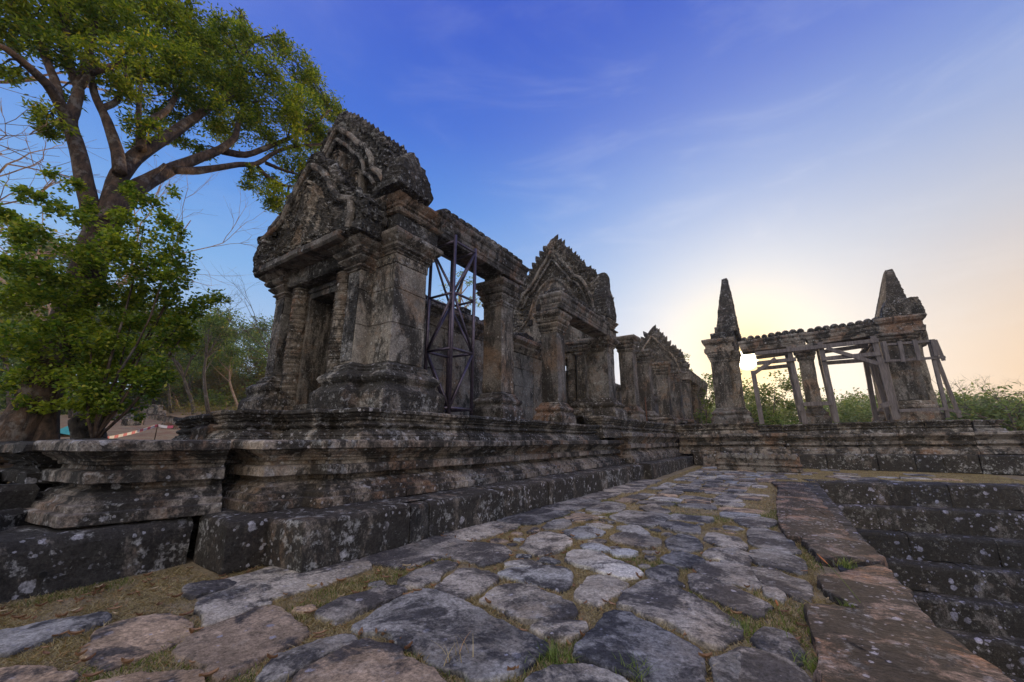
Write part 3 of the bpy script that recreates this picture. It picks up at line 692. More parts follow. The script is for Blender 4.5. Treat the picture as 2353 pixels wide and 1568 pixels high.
        slab_gable(fp, 'tympanum', [(cx + a, zb + b, t_) for a, b, t_ in OT], 'x', yf - .845, yf - .70, (cx, zb + 4.8), M['carved'], tymp=.9, inset=.015, carve=.05, tooth=0, seed=seed + 17, amp=.01)
        mb = MB(); block(mb, cx - 1.75, yf - .95, zb + 3.80, cx + 1.75, yf - .25, zb + 4.03, .05, seg); mb.build('pediment_sill', M['moulding'], T, amp=.015, seed=seed + 18)
    return T
A = porch(-9.35, 5.45, 2.05, 'tall carved stone gateway in front with double pediment and dark doorway', .055, 100)
az = 10.95
OM = [(-2.9, 7.0, 0), (2.9, 7.0, 0), (2.92, 7.3, 0), (2.62, 7.75, 1), (2.25, 8.05, 1), (2.15, 8.5, 1), (1.85, 9.0, 1), (1.35, 9.4, 1), (.95, 9.85, 1), (.45, 10.25, 1), (.1, 10.6, 1), (-.08, 10.6, 0),
      (-.35, 10.3, 1), (-.75, 9.8, 1), (-1.1, 9.3, 1), (-1.6, 8.75, 1), (-2.0, 8.2, 1), (-2.4, 7.7, 1), (-2.7, 7.4, 1)]
mp = slab_gable(A, 'main_pediment', [(-9.35 + a, b, t_) for a, b, t_ in OM], 'x', 5.22, 5.98, (-9.35, 8.0), M['gable'], tymp=.6, inset=.16, carve=.045, seed=140, amp=.018)
crest(mp, [(-9.35 + a, b, t_) for a, b, t_ in OM], 5.22, 5.98, (-9.35, 8.0), .25, .17, .24, 145, 4)
for xo, z0_, z1_, wd_ in ((.15, 8.35, 9.2, .30), (1.15, 7.45, 8.2, .26)):
    O_ = [(-9.35 + xo - wd_, z0_, 0), (-9.35 + xo + wd_, z0_, 0), (-9.35 + xo + wd_, z1_ - .2, 0), (-9.35 + xo + wd_ * .5, z1_, 0), (-9.35 + xo - wd_ * .4, z1_ + .05, 0), (-9.35 + xo - wd_, z1_ - .2, 0)]
    slab_gable(mp, 'niche_panel', O_, 'x', 5.185, 5.35, (-9.35 + xo, (z0_ + z1_) / 2), M['pillar'], tymp=.8, inset=.03, carve=.008, tooth=0, seed=143, amp=.008)
naga(mp, [(4.95, 7.0), (6.02, 7.0), (6.12, 7.12), (6.0, 7.3), (5.93, 7.5), (5.84, 7.62), (5.76, 7.78), (5.62, 7.84), (5.52, 8.0), (5.36, 8.06), (5.22, 7.98), (5.14, 7.75), (5.0, 7.5)], 'x', -6.95, -6.30, 150, M['gable'])
naga(mp, [(4.85, 7.02), (6.05, 7.02), (6.02, 7.5), (5.66, 8.05), (5.28, 8.3), (5.10, 7.85)], 'x', -12.4, -11.75, 151, M['gable'])
# roof beams and pillars of the side gallery
T = thing('roof_beam', (-6.6, 6.6, 6.5), 'long scalloped eave beam spanning from the front porch to the first square pillar', 'roof beam', 'scalloped eave beams')
eave(T, (-6.55, 6.62), (-6.55, 10.55), 6.5, .66, .75, .15, .29, seg=.07, seed=160)
mb = MB(); block(mb, -7.28, 9.42, 6.28, -6.66, 10.08, 6.51, .02, .07); mb.build('bearing_block', M['moulding'], T, amp=.012, seed=164)
T = thing('roof_beam', (-6.6, 13.2, 6.5), 'shorter eave beam between the second pillar and the middle gable, darkened underneath', 'roof beam', 'scalloped eave beams')
eave(T, (-6.55, 13.3), (-6.55, 18.35), 6.5, .66, .75, .15, .29, seg=.10, seed=170)
mb = MB(); block(mb, -7.28, 13.1, 6.28, -6.66, 13.75, 6.51, .02, .1); mb.build('bearing_block', M['moulding'], T, amp=.012, seed=174)
pillar(-7.28, 9.42, -6.62, 10.08, 2.05, 6.30, 'nearest square pillar, standing right of the steel lattice tower under the beam end', 200, .06)
pillar(-7.28, 13.05, -6.62, 13.72, 2.05, 6.30, 'second square pillar from the camera, in front of the middle gable', 210, .07)
# long wall of the hall
T = thing('hall_wall', (-8.9, 6.5, 2.05), 'long weathered hall wall with moulded cornice behind the steel tower and pillars', 'wall')
for i, (y0, y1) in enumerate([(6.45, 9.4), (9.42, 12.1), (12.12, 15.2), (15.22, 18.4)]):
    for k, (z0, z1) in enumerate([(2.04, 2.9), (2.9, 3.7), (3.7, 4.45), (4.45, 5.1)]):
        mb = MB(); block(mb, -9.6, y0, z0, -8.92, y1, z1, .012, .14); mb.build('wall_course', M['wall'], T, amp=.012, seed=220 + i * 5 + k)
mb = MB(); csweep(mb, rect(-9.6, 6.45, -8.92, 18.4), [(0, 5.1), (.04, 5.12), (.04, 5.2), (.10, 5.28), (.16, 5.36), (.16, 5.44), (.10, 5.47), (.18, 5.55), (.24, 5.62), (.20, 5.78), (.05, 5.86)], .13, bottom=True); mb.build('cornice', M['moulding'], T, amp=.03, seed=240)
mb = MB()
for i in range(26):
    rr = random.Random(i); y = 6.8 + i * .45
    if rr.random() < .55: block(mb, -9.4, y, 5.80, -8.95, y + .4, 5.9 + rr.uniform(.05, .3), .06, .14)
mb.build('broken_crest', M['gable'], T, amp=.04, seed=241)
# windows in the hall wall are hidden; middle gable
B = porch(-9.55, 18.55, 2.42, 'middle temple gable with square putlog holes, farther along the platform', .11, 300, front_ped=False, xr=2.88, amp=.014)
OB = [(-2.35, 6.0, 0), (2.35, 6.0, 0), (2.75, 7.45, 0), (2.92, 8.0, 0), (2.86, 8.45, 1), (2.74, 8.85, 1), (2.6, 9.35, 1), (2.28, 9.95, 1), (2.05, 10.3, 1), (1.62, 10.55, 1), (1.35, 11.05, 1), (1.0, 11.5, 1), (.66, 11.95, 1), (.2, 12.55, 1), (-.05, 12.65, 0),
      (-.35, 12.2, 1), (-.75, 11.7, 1), (-1.05, 11.35, 1), (-1.4, 10.8, 1), (-1.75, 10.35, 1), (-2.2, 10.0, 1), (-2.5, 9.5, 1), (-2.85, 9.0, 1), (-2.95, 8.0, 0), (-2.7, 7.4, 0)]
bp_ = slab_gable(B, 'main_pediment', [(-9.55 + a, b, t_) for a, b, t_ in OB], 'x', 18.45, 19.4, (-9.55, 8.4), M['gable'], tymp=.68, inset=.16, carve=.05, step=.42, tooth=.26, seed=320, amp=.035)
crest(bp_, [(-9.55 + a, b, t_) for a, b, t_ in OB], 18.45, 19.4, (-9.55, 8.4), .38, .36, .36, 345, 3, (.82, .70))
OBt = [(-2.2, 6.2, 0), (2.2, 6.2, 0), (2.2, 7.6, 0), (1.6, 8.2, 0), (1.25, 9.2, 0), (.8, 9.9, 0), (.3, 10.25, 0), (-.3, 10.25, 0), (-.8, 9.9, 0), (-1.25, 9.2, 0), (-1.6, 8.2, 0), (-2.2, 7.6, 0)]
slab_gable(bp_, 'tympanum', [(-9.55 + a, b, t_) for a, b, t_ in OBt], 'x', 18.43, 18.7, (-9.55, 7.6), M['pillar'], tymp=.9, inset=.02, carve=.012, tooth=0, seed=330, amp=.02)
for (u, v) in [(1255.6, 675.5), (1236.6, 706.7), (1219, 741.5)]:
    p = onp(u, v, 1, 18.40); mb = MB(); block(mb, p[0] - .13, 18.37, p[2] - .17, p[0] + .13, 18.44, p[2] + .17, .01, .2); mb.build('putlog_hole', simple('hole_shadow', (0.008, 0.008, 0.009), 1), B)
naga(bp_, [(18.2, 7.42), (19.7, 7.42), (19.75, 7.8), (19.5, 8.4), (19.3, 8.9), (19.0, 9.2), (18.9, 9.85), (18.7, 9.95), (18.5, 9.3), (18.2, 8.6)], 'x', -7.1, -6.45, 340, M['gable'])
for i, (x, lab) in enumerate([(-6.62, 'lone tall pillar with flat slab capital right of the middle gable'), (-6.62, 'darker pillar just behind the lone flat-topped one'), (-6.62, 'third pillar of the distant row, before the far gable'),
                              (-6.62, 'fourth pillar of the distant row with warm lit edge'), (-6.62, 'fifth pillar of the distant row beside the far gable end'), (-6.62, 'small pillar near the far end of the row'), (-6.62, 'last and smallest pillar of the distant row')]):
    y = (22.55, 25.9, 30.9, 35.3, 39.3, 43.6, 47.8)[i]; h = (7.42, 7.2, 7.2, 7.15, 7.6, 6.9, 6.9)[i]; wd = .80
    pillar(x - wd, y, x, y + wd, 2.40, h, lab, 400 + i * 10, .11, amp=.014, cx=1.2)
T = thing('rear_hall_wall', (-8.9, 21, 2.4), 'low grey hall wall behind the distant row of pillars', 'wall')
mb = MB(); csweep(mb, rect(-9.6, 19.6, -8.9, 40.5), [(0, 2.4), (0, 4.7), (.1, 4.8), (.2, 4.95), (.2, 5.1), (.05, 5.2)], .35); mb.build('wall_body', M['wall'], T, amp=.03, seed=460)
C = porch(-9.9, 41.0, 2.40, 'far pointed gable at the end of the pillar row, hazy against the sunset', .25, 500, front_ped=False, xr=2.9, amp=.02)
cp_ = slab_gable(C, 'main_pediment', [(-9.9 + a, b, t_) for a, b, t_ in OB], 'x', 40.9, 41.9, (-9.9, 8.4), M['gable'], tymp=.68, inset=.16, carve=.05, step=.6, tooth=.30, seed=520, amp=.04)
crest(cp_, [(-9.9 + a, b, t_) for a, b, t_ in OB], 40.9, 41.9, (-9.9, 8.4), .55, .5, .5, 545, 2, (.82,))
T = thing('far_eave', (-6.5, 41, 6.9), 'broken roof edge stepping down past the far gable', 'roof beam')
eave(T, (-6.45, 39.0), (-6.45, 49.5), 6.9, .7, .9, .2, .5, seg=.3, seed=530)
# loose carved stones on the platform edge
for i, (u, v, sx_, nm) in enumerate([(1563, 953, .5, 'mushroom-shaped loose stone beside the third distant pillar'), (1575, 960, .7, 'flat-topped broken stone at the foot of the distant pillars'), (1496, 955, .42, 'tilted reddish carved stone behind the thin iron rod')]):
    p = onp(u, v, 0, -6.2); T = thing('loose_stone', (-6.2, p[1], 2.42), nm, 'loose stone')
    mb = MB(); block(mb, -6.2 - sx_ / 2, p[1] - sx_ * .6, 2.38, -6.2 + sx_ / 2, p[1] + sx_ * .6, 2.38 + sx_ * .6, .06, .12, .3 * i)
    block(mb, -6.2 - sx_ * .75, p[1] - sx_ * .9, 2.38 + sx_ * .6, -6.2 + sx_ * .75, p[1] + sx_ * .9, 2.38 + sx_ * .95, .06, .12, .3 * i); mb.build('stone', M['moulding'], T, amp=.05, seed=560 + i)
T = thing('iron_rod', (-6.0, 18.9, 2.4), 'thin rusty iron rod standing upright at the base of the lone pillar', 'rod')
p = onp(1484, 935, 0, -5.95); mb = MB(); tube(mb, [(-5.95, p[1], 2.38), (-5.95, p[1], 3.75)], [.035, .03], 8); mb.build('rod', simple('rust', (.12, .05, .03), .8), T)

# ================================================================== steel lattice tower
T = thing('lattice_tower', (-6.7, 7.25, 2.05), 'slender dark violet steel lattice tower propping the roof beam beside the porch', 'steel prop')
xa, xb, ya, yb = -6.26, -7.08, 6.86, 7.66
cn = [(xa, ya), (xa, yb), (xb, yb), (xb, ya)]; z0, z1 = 2.03, 6.48
tops = (6.56, 6.52, 6.48, 6.36)
for (x, y), zt_ in zip(cn, tops):
    mb = MB(); tube(mb, [(x, y, z0), (x, y, zt_)], [.043, .043], 12); mb.build('leg', M['steel'], T, smooth=True)
lv = [2.22, 3.62, 5.02, 6.40]
for z_ in lv:
    mb = MB()
    for i in range(4): tube(mb, [(*cn[i], z_), (*cn[(i + 1) % 4], z_)], [.032, .032], 10)
    mb.build('ring_brace', M['steel'], T, smooth=True)
for k in range(3):
    for i in range(4):
        a, b = cn[i], cn[(i + 1) % 4]
        if (k + i) % 2: a, b = b, a
        mb = MB(); tube(mb, [(*a, lv[k]), (*b, lv[k + 1])], [.032, .032], 10); mb.build('diagonal_brace', M['steel'], T, smooth=True)
    
# ================================================================== right-hand platform (runs along x)
def tiltx(V): V = V.copy(); V[:, 2] += 0.014 * (V[:, 0] + 1); return V
T = thing('right_platform', (0, 26, 0), 'three-tiered platform of jointed moulded blocks across the far side of the court', 'stone platform')
def rcourse(name, path, prof, mat, br, depth, seed, dz=0, amp=.012):
    L = plen(path); bs_ = [0] + [b for b in br if b < L - .1] + [L]; rnd = random.Random(seed)
    for i, (a, b) in enumerate(zip(bs_, bs_[1:])):
        mb = MB(); osweep(mb, subpath(path, a + .015 * (i > 0), b - .015), prof, depth, .10); j = rnd.uniform(-.02, .02); t2 = rnd.uniform(-.012, .012)
        x0_ = path[0][0] + a
        mb.build(name, mat, T, amp=amp, seed=seed + i * 3, fn=lambda V, j=j, t2=t2, x0_=x0_: tiltx(V) + np.stack([V[:, 0] * 0, V[:, 0] * 0 + j, dz + j * .5 + (V[:, 0] - x0_) * t2], 1))
rcourse('base_block', [(-4.45, 25.75), (11.5, 25.75)], BP(.02, .78), M['base'], [2.0, 4.2, 6.1, 8.0, 9.3, 10.2, 11.3, 13.4], 2.0, 600)
rcourse('moulded_block', [(-5.25, 26.15), (0.05, 26.15), (0.05, 26.5)], shiftz(P1, .78, 1.86), M['plinth'], [2.2, 3.9], 2.0, 620)
rcourse('moulded_block', [(0.1, 26.5), (11.5, 26.5)], shiftz(P1, .78, 1.75), M['plinth'], [3.0, 4.5, 7.0, 8.8], 2.0, 640)
rcourse('carved_block', [(-5.6, 27.0), (-1.2, 27.0), (-1.2, 27.3)], shiftz(P2, 1.86, 2.50), M['carved_plinth'], [1.6, 3.1], 8.0, 660)
rcourse('carved_block', [(-1.15, 27.25), (7.3, 27.25)], shiftz(P2, 1.75, 2.33), M['carved_plinth'], [1.2, 2.3, 3.6, 4.6, 5.9, 6.9], 8.0, 680)
mb = MB(); block(mb, -5.0, 27.0, .0, 11.4, 35, 1.66, .02, 1.5); block(mb, -9.5, 26.6, .0, -5.4, 36, 1.76, .02, 1.5); mb.build('core_fill', M['base'], T)
T2 = T; T = thing('corner_block', (7.9, 27.2, 1.8), 'lone moulded block at the right end of the top tier', 'stone block')
mb = MB(); osweep(mb, [(7.35, 27.15), (8.15, 27.15), (8.15, 29)], shiftz(P2, 1.75, 2.28), 1.5, .1); mb.build('moulded_block', M['carved_plinth'], T, amp=.03, seed=690, fn=tiltx)
ZR = 2.40
def rtower(x0, x1, y0, label, seed, apexz, tcol, mirror=1, xin=None):
    T = thing('propped_tower' if mirror > 0 else 'ruined_tower', ((x0 + x1) / 2, y0, ZR), label, 'ruined gateway')
    w_ = x1 - x0
    # two corner piers, near and far, joined by the side wall above
    poly = [(x0, y0), (x0 + w_ * .68, y0), (x0 + w_ * .68, y0 + .25), (x1, y0 + .25), (x1, y0 + 1.3), (x0, y0 + 1.3)]
    upright(T, poly, ZR, ZR + 1.05, 6.3, 6.95, .12, .8, .5 if mirror < 0 else 1.0, (3.9, 5.0), .016, seed, 'pillar', 'moulding', 'pedestal', 'capital')
    poly2 = [(x0 + (a - x0) * .55, y0 + 5.0 - (b - y0)) for a, b in poly][::-1]
    upright(T, poly2, ZR, ZR + 1.05, 6.3, 6.95, .16, .95, 1.0, (3.9, 5.0), .016, seed + 5, 'pillar', 'moulding', 'pedestal', 'capital')
    mb = MB(); csweep(mb, [(x0 - (.15 if mirror < 0 else .05), y0 - .1), (x1 - (.22 if mirror < 0 else -.35), y0 - .1), (x1 - (.22 if mirror < 0 else -.35), y0 + 1.2), (x0 + w_ * .6, y0 + 5.1), (x0 - .05, y0 + 5.1)], [(.1, 6.95), (.12, 7.2), (.04, 7.22), (.04, 7.45), (.16, 7.55), (.22, 7.7), (.2, 7.8)], .13, bottom=True); mb.build('entablature', M['moulding'], T, amp=.025, seed=seed + 8)
    return T
LT = rtower(-3.25, -1.72, 28.0, 'ruined sandstone gateway with thin spire, its right shoulder against the setting sun', 700, 12.4, None, mirror=-1)
mb = MB(); block(mb, -3.45, 27.9, 7.25, -1.8, 32.2, 7.8, .04, .13); block(mb, -3.12, 28.05, 7.76, -1.78, 32.2, 8.25, .04, .13); block(mb, -2.85, 28.3, 8.2, -1.75, 32.0, 8.7, .04, .13); mb.build('stepped_crown', M['gable'], LT, amp=.05, seed=712)
OL = [(28.3, 8.3, 0), (32.9, 8.3, 0), (32.3, 9.6, 1), (31.6, 10.9, 1), (31.0, 12.1, 1), (30.65, 12.65, 0), (30.3, 12.65, 0), (30.0, 12.0, 1), (29.6, 11.2, 1), (29.2, 10.4, 1), (28.8, 9.6, 1), (28.5, 9.0, 1)]
def taper_x(cx, zlo, zhi, k):
    def f(V):
        V = V.copy(); t_ = np.clip((V[:, 2] - zlo) / (zhi - zlo), 0, 1); V[:, 0] = cx(t_) + (V[:, 0] - cx(0 * t_)) * (1 - k * t_); return V
    return f
def gable_edge(T, name, O, x0, x1, c0, seed, cxa, cxb, k):
    o = slab_gable(T, name, O, 'y', x1, x0, c0, M['gable'], tymp=.6, inset=.1, carve=.04, step=.3, tooth=.09, seed=seed, amp=.035)
    me = o.data; n = len(me.vertices); a = np.empty(n * 3); me.vertices.foreach_get('co', a); a = a.reshape(-1, 3)
    loc = np.array(T.location); W = a + 0
    zl, zh = min(p[1] for p in O), max(p[1] for p in O); t_ = np.clip((W[:, 2] - zl) / (zh - zl), 0, 1)
    W[:, 0] = (cxa + (cxb - cxa) * t_) + (W[:, 0] - cxa) * (1 - k * t_)
    me.vertices.foreach_set('co', W.ravel()); me.update(); return o
gable_edge(LT, 'gable_spire', OL, -2.75, -1.60, (30.5, 9.6), 715, -2.1, -1.95, .70)
RT = rtower(5.12, 6.35, 28.0, 'leaning sandstone gateway braced with planks, spire rising at the right of the photo', 730, 11.2, None)
OR = [(28.2, 7.75, 0), (32.9, 7.75, 0), (32.0, 9.2, 1), (31.2, 10.6, 1), (30.8, 11.15, 0), (30.2, 11.2, 0), (29.8, 10.5, 1), (29.2, 9.6, 1), (28.6, 8.7, 1), (28.3, 8.2, 1)]
gable_edge(RT, 'gable_spire', OR, 5.45, 6.55, (30.3, 9.0), 745, 5.9, 6.45, .70)
naga(RT, [(5.2, 7.72), (6.9, 7.72), (6.98, 7.95), (6.88, 8.35), (6.82, 8.75), (6.5, 8.78), (6.25, 8.62), (5.95, 8.85), (5.6, 8.8), (5.3, 8.3)], 'y', 27.8, 28.8, 750, M['gable'])
mb = MB(); block(mb, 6.4, 28.5, 6.3, 6.95, 32, 7.5, .1, .13); block(mb, 6.36, 28.3, 2.4, 6.62, 29.2, 6.3, .04, .13); mb.build('outer_pilaster', M['wall'], RT, amp=.04, seed=752)
T = thing('roof_beam', (-1.4, 28, 6.8), 'left half of the scalloped roof beam right above the sun, chipped at its free end', 'roof beam', 'scalloped eave beams')
eave(T, (-1.40, 28.0), (1.78, 28.0), 6.75, .72, .7, .19, .36, drop=-.12, seg=.1, seed=760)
T = thing('roof_beam', (1.95, 28, 6.9), 'right half of the scalloped roof beam meeting the plank-braced gateway', 'roof beam', 'scalloped eave beams')
eave(T, (1.97, 28.0), (5.3, 28.0), 6.80, .72, .7, .19, .36, drop=-.16, seg=.1, seed=770)
pillar(1.36, 28.0, 2.06, 28.7, 2.36, 6.83, 'square pillar under the gap between the two right-hand roof beams', 780, .10, amp=.016)
pillar(5.2, 32.2, 5.9, 32.9, 2.36, 6.6, 'half-hidden rear pillar behind the timber props', 790, .14, amp=.016)
# timber props
def zq(a, b): return 1550.8 + .34802 * a, 574.4 + .34802 * b
def tim(T, name, a, b, y1, y2=None, w_=.16, h_=.16, mat='timber'):
    w_ *= 1.2; h_ *= 1.2
    p = onp(*zq(*a), 1, y1); q = onp(*zq(*b), 1, y2 or y1); mb = MB(); beam(mb, p, q, w_, h_); mb.build(name, M[mat], T, amp=.006)
T = thing('timber_scaffold', (1.0, 27.7, 2.4), 'weathered timber frame propping the roof beams between the two right-hand gateways', 'timber prop')
for a, b, y in [((515, 800), (577, 1152), 27.7), ((750, 640), (862, 1148), 27.62), ((957, 612), (1070, 1138), 27.62), ((1308, 570), (1462, 1122), 27.55), ((738, 690), (838, 1140), 28.95), ((945, 655), (1055, 1128), 28.95), ((1250, 680), (1328, 1125), 29.6), ((1300, 740), (1418, 1125), 28.9)]:
    tim(T, 'post', a, b, y, None, .20 if y < 28 else .18, .18)
for a, b, y in [((528, 687), (1345, 598), 27.45), ((968, 722), (1362, 684), 27.45), ((535, 713), (760, 682), 28.8), ((985, 672), (1275, 632), 28.8), ((540, 750), (800, 722), 27.45), ((545, 787), (760, 765), 28.8), ((950, 752), (1262, 728), 28.8), ((850, 1020), (1040, 1012), 27.45)]:
    tim(T, 'crossbar', a, b, y, None, .14, .17)
for a, b, y in [((1000, 650), (1340, 752), 27.32), ((525, 815), (665, 718), 27.32), ((1300, 640), (1275, 690), 28.2)]:
    tim(T, 'diagonal', a, b, y, None, .10, .16)
tim(T, 'new_wedge', (1362, 1032), (1422, 1012), 27.4, None, .12, .20); tim(T, 'new_wedge', (812, 1048), (832, 1042), 27.4, None, .12, .26)
T = thing('timber_clamp', (6, 27.7, 2.4), 'timber clamp of posts, planks and thin bars round the right gateway', 'timber prop')
for a, b, y in [((1360, 610), (1480, 1110), 27.60), ((1678, 595), (1803, 1108), 27.60), ((1722, 700), (1882, 1108), 28.9)]: tim(T, 'post', a, b, y, None, .12, .13)
for a, b in [((1380, 605), (1410, 742)), ((1483, 602), (1512, 740)), ((1582, 595), (1618, 730)), ((1700, 592), (1730, 700))]: tim(T, 'plank', a, b, 27.40, None, .14, .06)
tim(T, 'plank', (1718, 595), (1775, 732), 28.6, None, .12, .06)
for a, b in [((1370, 628), (1715, 600)), ((1375, 737), (1785, 708))]: tim(T, 'bar', a, b, 27.5, None, .08, .10)
tim(T, 'bar', (1480, 1062), (1800, 1050), 27.45, None, .08, .12); tim(T, 'bar', (1808, 1058), (1890, 1070), 27.7, None, .08, .12)
# fallen scalloped eave stone
T = thing('fallen_eave_stone', (-1.8, 25, .05), 'fallen roof-edge stone with a row of scallops lying on the paving by the inner corner', 'fallen stone')
pa, pb = onp(1668, 1070, 2, .12), onp(1852, 1080, 2, .14)
mb = MB(); a2, b2 = np.array([-2.85, 22.6]), np.array([.45, 22.3]); t2 = (b2 - a2) / np.linalg.norm(b2 - a2); n2 = np.array([t2[1], -t2[0]])
csweep(mb, [tuple(a2), tuple(b2), tuple(b2 - n2 * .6), tuple(a2 - n2 * .6)], [(-.05, .10), (.05, .13), (.05, .26), (-.02, .28), (-.02, .33), (.06, .37), (.06, .42), (.0, .46), (.0, .78)], .09, bottom=True)
eb_ = mb.build('stone_body', M['moulding'], T, amp=.016, seed=801)
mb = MB()
for i in range(13):
    p = a2 + t2 * (.14 + i * .25); tube(mb, [(*(p + n2 * .12), .78), (*(p - n2 * .55), .78)], [.125, .125], 12)
mb.build('scallops', M['wall'], eb_, amp=.010, seed=802)
mb = MB(); block(mb, -2.2, 22.5, 0.0, -1.8, 22.9, .12, .01, .1); block(mb, -.4, 22.35, 0.0, -.1, 22.8, .12, .01, .1); mb.build('packing_block', M['base'], T)
T = thing('corner_rubble', (-3.6, 25, .05), 'squat broken block leaning in the inner corner left of the fallen eave stone', 'loose stone')
mb = MB(); block(mb, -3.9, 24.7, .04, -3.3, 25.3, .62, .05, .1, .2); mb.build('stone', M['plinth'], T, amp=.05, seed=803)
for i, (u, v, sx_, sy_, lab) in enumerate([(2240, 1082, 1.1, .5, 'long thin dark slab lying on dry grass before the right platform'), (2345, 1078, .7, .4, 'pale slab at the right edge before the platform')]):
    p = onp(u, v, 2, .2); T = thing('loose_slab', (p[0], p[1], .1), lab, 'stone slab'); mb = MB(); block(mb, p[0] - sx_, p[1] - sy_, .0, p[0] + sx_, p[1] + sy_, .30 - .06 * i, .06, .12, .1); mb.build('slab', M['base'], T, amp=.05, seed=806 + i)

# ================================================================== stepped tank on the right
T = thing('stepped_tank', (1, 19, 0), 'dark stepped stone tank sunk beside the paving, its risers spotted with lilac lichen', 'stepped tank')
r_, td = .71, .56
for k in range(8):
    zt = .04 - k * r_; y0 = 18.75 - k * td
    a = (.55 if k else .40, y0); path = [(.55, y0 - .0), (16, y0 + 2.3)]
    L = plen(path); br = rbreaks(L, 1.3, 2.3, 900 + k); bb = [0] + [b for b in br if b < L - .2] + [L]
    rnd = random.Random(k)
    for i, (s0, s1) in enumerate(zip(bb, bb[1:])):
        mb = MB(); osweep(mb, subpath(path, s0 + .008, s1 - .008), [(.0, zt - r_ + .006), (.0, zt - .10), (-.03, zt - .035), (-.11, zt)], .9, .13)
        j = rnd.uniform(-.025, .025)
        mb.build('step_block', M['pit'], T, amp=.022, seed=900 + k * 11 + i, fn=lambda V, j=j: V + np.array([0, j, j * .4]) + np.stack([V[:, 0] * 0, V[:, 0] * 0, .014 * (V[:, 0] - .5)], 1))
for k in range(9):      # side steps below the coping
    zt = (.025 if k == 0 else .30) - k * .62; x0 = .84 + k * .20
    path = [(x0, 20.5), (x0, 2.0)]; path = path[::-1]; L = plen(path); bb = [0] + rbreaks(L - .3, 1.4, 2.4, 950 + k) + [L]
    for i, (s0, s1) in enumerate(zip(bb, bb[1:])):
        mb = MB(); osweep(mb, subpath(path, s0 + .008, s1 - .008), [(.0, zt - .70), (.0, zt - .05), (-.02, zt - .012), (-.05, zt)], .5, .14)
        mb.build('side_block', M['pit'], T, amp=.018, seed=980 + k * 7 + i)
mb = MB(); block(mb, .3, -14, -6.3, 30, 20, -5.6, .02, 4); mb.build('tank_floor', M['pit'], T)

# ================================================================== flagstones
def inpoly(px, py, P):
    ins = np.zeros(len(px), bool); n = len(P); j = n - 1
    for i in range(n):
        c_ = ((P[i, 1] > py) != (P[j, 1] > py)) & (px < (P[j, 0] - P[i, 0]) * (py - P[i, 1]) / (P[j, 1] - P[i, 1] + 1e-12) + P[i, 0]); ins ^= c_; j = i
    return ins
def chaikin(P, n=2):
    P = [np.array(p, float) for p in P]
    for _ in range(n):
        Q = []
        for a, b in zip(P, P[1:] + P[:1]): Q += [a * .84 + b * .16, a * .16 + b * .84]
        P = Q
    return P
def closed_resample(P, m):
    P = np.array(P); D = np.linalg.norm(np.roll(P, -1, 0) - P, axis=1); S = np.concatenate([[0], np.cumsum(D)]); tt = np.linspace(0, S[-1], m, endpoint=False)
    Q = np.vstack([P, P[:1]]); return np.stack([np.interp(tt, S, Q[:, 0]), np.interp(tt, S, Q[:, 1])], 1)
SHAPES = []
def flag(poly, mat, label, seed, top=.036, thick=.16, m=None, group='worn flagstones of the court', name='flagstone', cat='paving stone', dome=.008, zb=None, amp=.010, keep=True, edge=1.0, grow=.034):
    P = closed_resample(chaikin(poly), m or 64); c0 = P.mean(0)
    if grow: P = P + (P - c0) / np.linalg.norm(P - c0, axis=1, keepdims=True) * grow
    if keep: SHAPES.append(P.copy())
    per = np.linalg.norm(P - c0, axis=1).mean(); z0 = (gz(*c0) if zb is None else zb)
    ins = [(-.0, -thick), (0.0, -.01), (.001, top * .55), (.005, top * .86), (.014, top * .98), (.04, top)]
    V = []
    dirs = (c0 - P); dl = np.linalg.norm(dirs, axis=1, keepdims=True); dirs = dirs / dl
    for a, h in ins:
        Q = P + dirs * np.minimum(a * edge, dl * .5)
        V.append(np.column_stack([Q, np.full(len(P), z0 + h)]))
    Pi = P + dirs * np.minimum(.05 * edge, dl * .5)
    for t_ in (.85, .7, .55, .4, .25, .1):
        Q = c0 + (Pi - c0) * t_; V.append(np.column_stack([Q, np.full(len(P), z0 + top + dome * (1 - t_ * t_))]))
    V = np.concatenate(V); n = len(P); k = len(ins) + 6
    F = [(a * n + i, a * n + (i + 1) % n, (a + 1) * n + (i + 1) % n, (a + 1) * n + i) for a in range(k - 1) for i in range(n)] + [tuple((k - 1) * n + i for i in range(n))]
    mb = MB(); mb.add(V, F)
    def fn(W):
        W = W.copy(); up = W[:, 2] > z0
        W[:, 2] += np.where(up, .016 * vn(W, 2.2, seed) + .007 * vn(W, 9, seed + 1) + .003 * vn(W, 26, seed + 4), 0); W[:, :2] += (vn3(W, 5.0, seed + 2) * .03 + vn3(W, 14.0, seed + 3) * .020 + vn3(W, 33.0, seed + 6) * .008)[:, :2]; return W
    o = mb.build(name, mat, smooth=True, fn=fn); o.location = (0, 0, 0)
    # put the origin at the stone
    me = o.data; me.transform(__import__('mathutils').Matrix.Translation((-c0[0], -c0[1], -z0))); o.location = (c0[0], c0[1], z0)
    tag(o, label, cat, group); return o
c3 = lambda a, b: (.3906 * a, 1148.8 + .3906 * b)
c4 = lambda a, b: (804.3 + .3906 * a, 1091.5 + .3906 * b)
c5 = lambda a, b: (1665.7 + .3407 * a, 1033.9 + .3407 * b)
TAN, GRY, DRK, PAL = PV
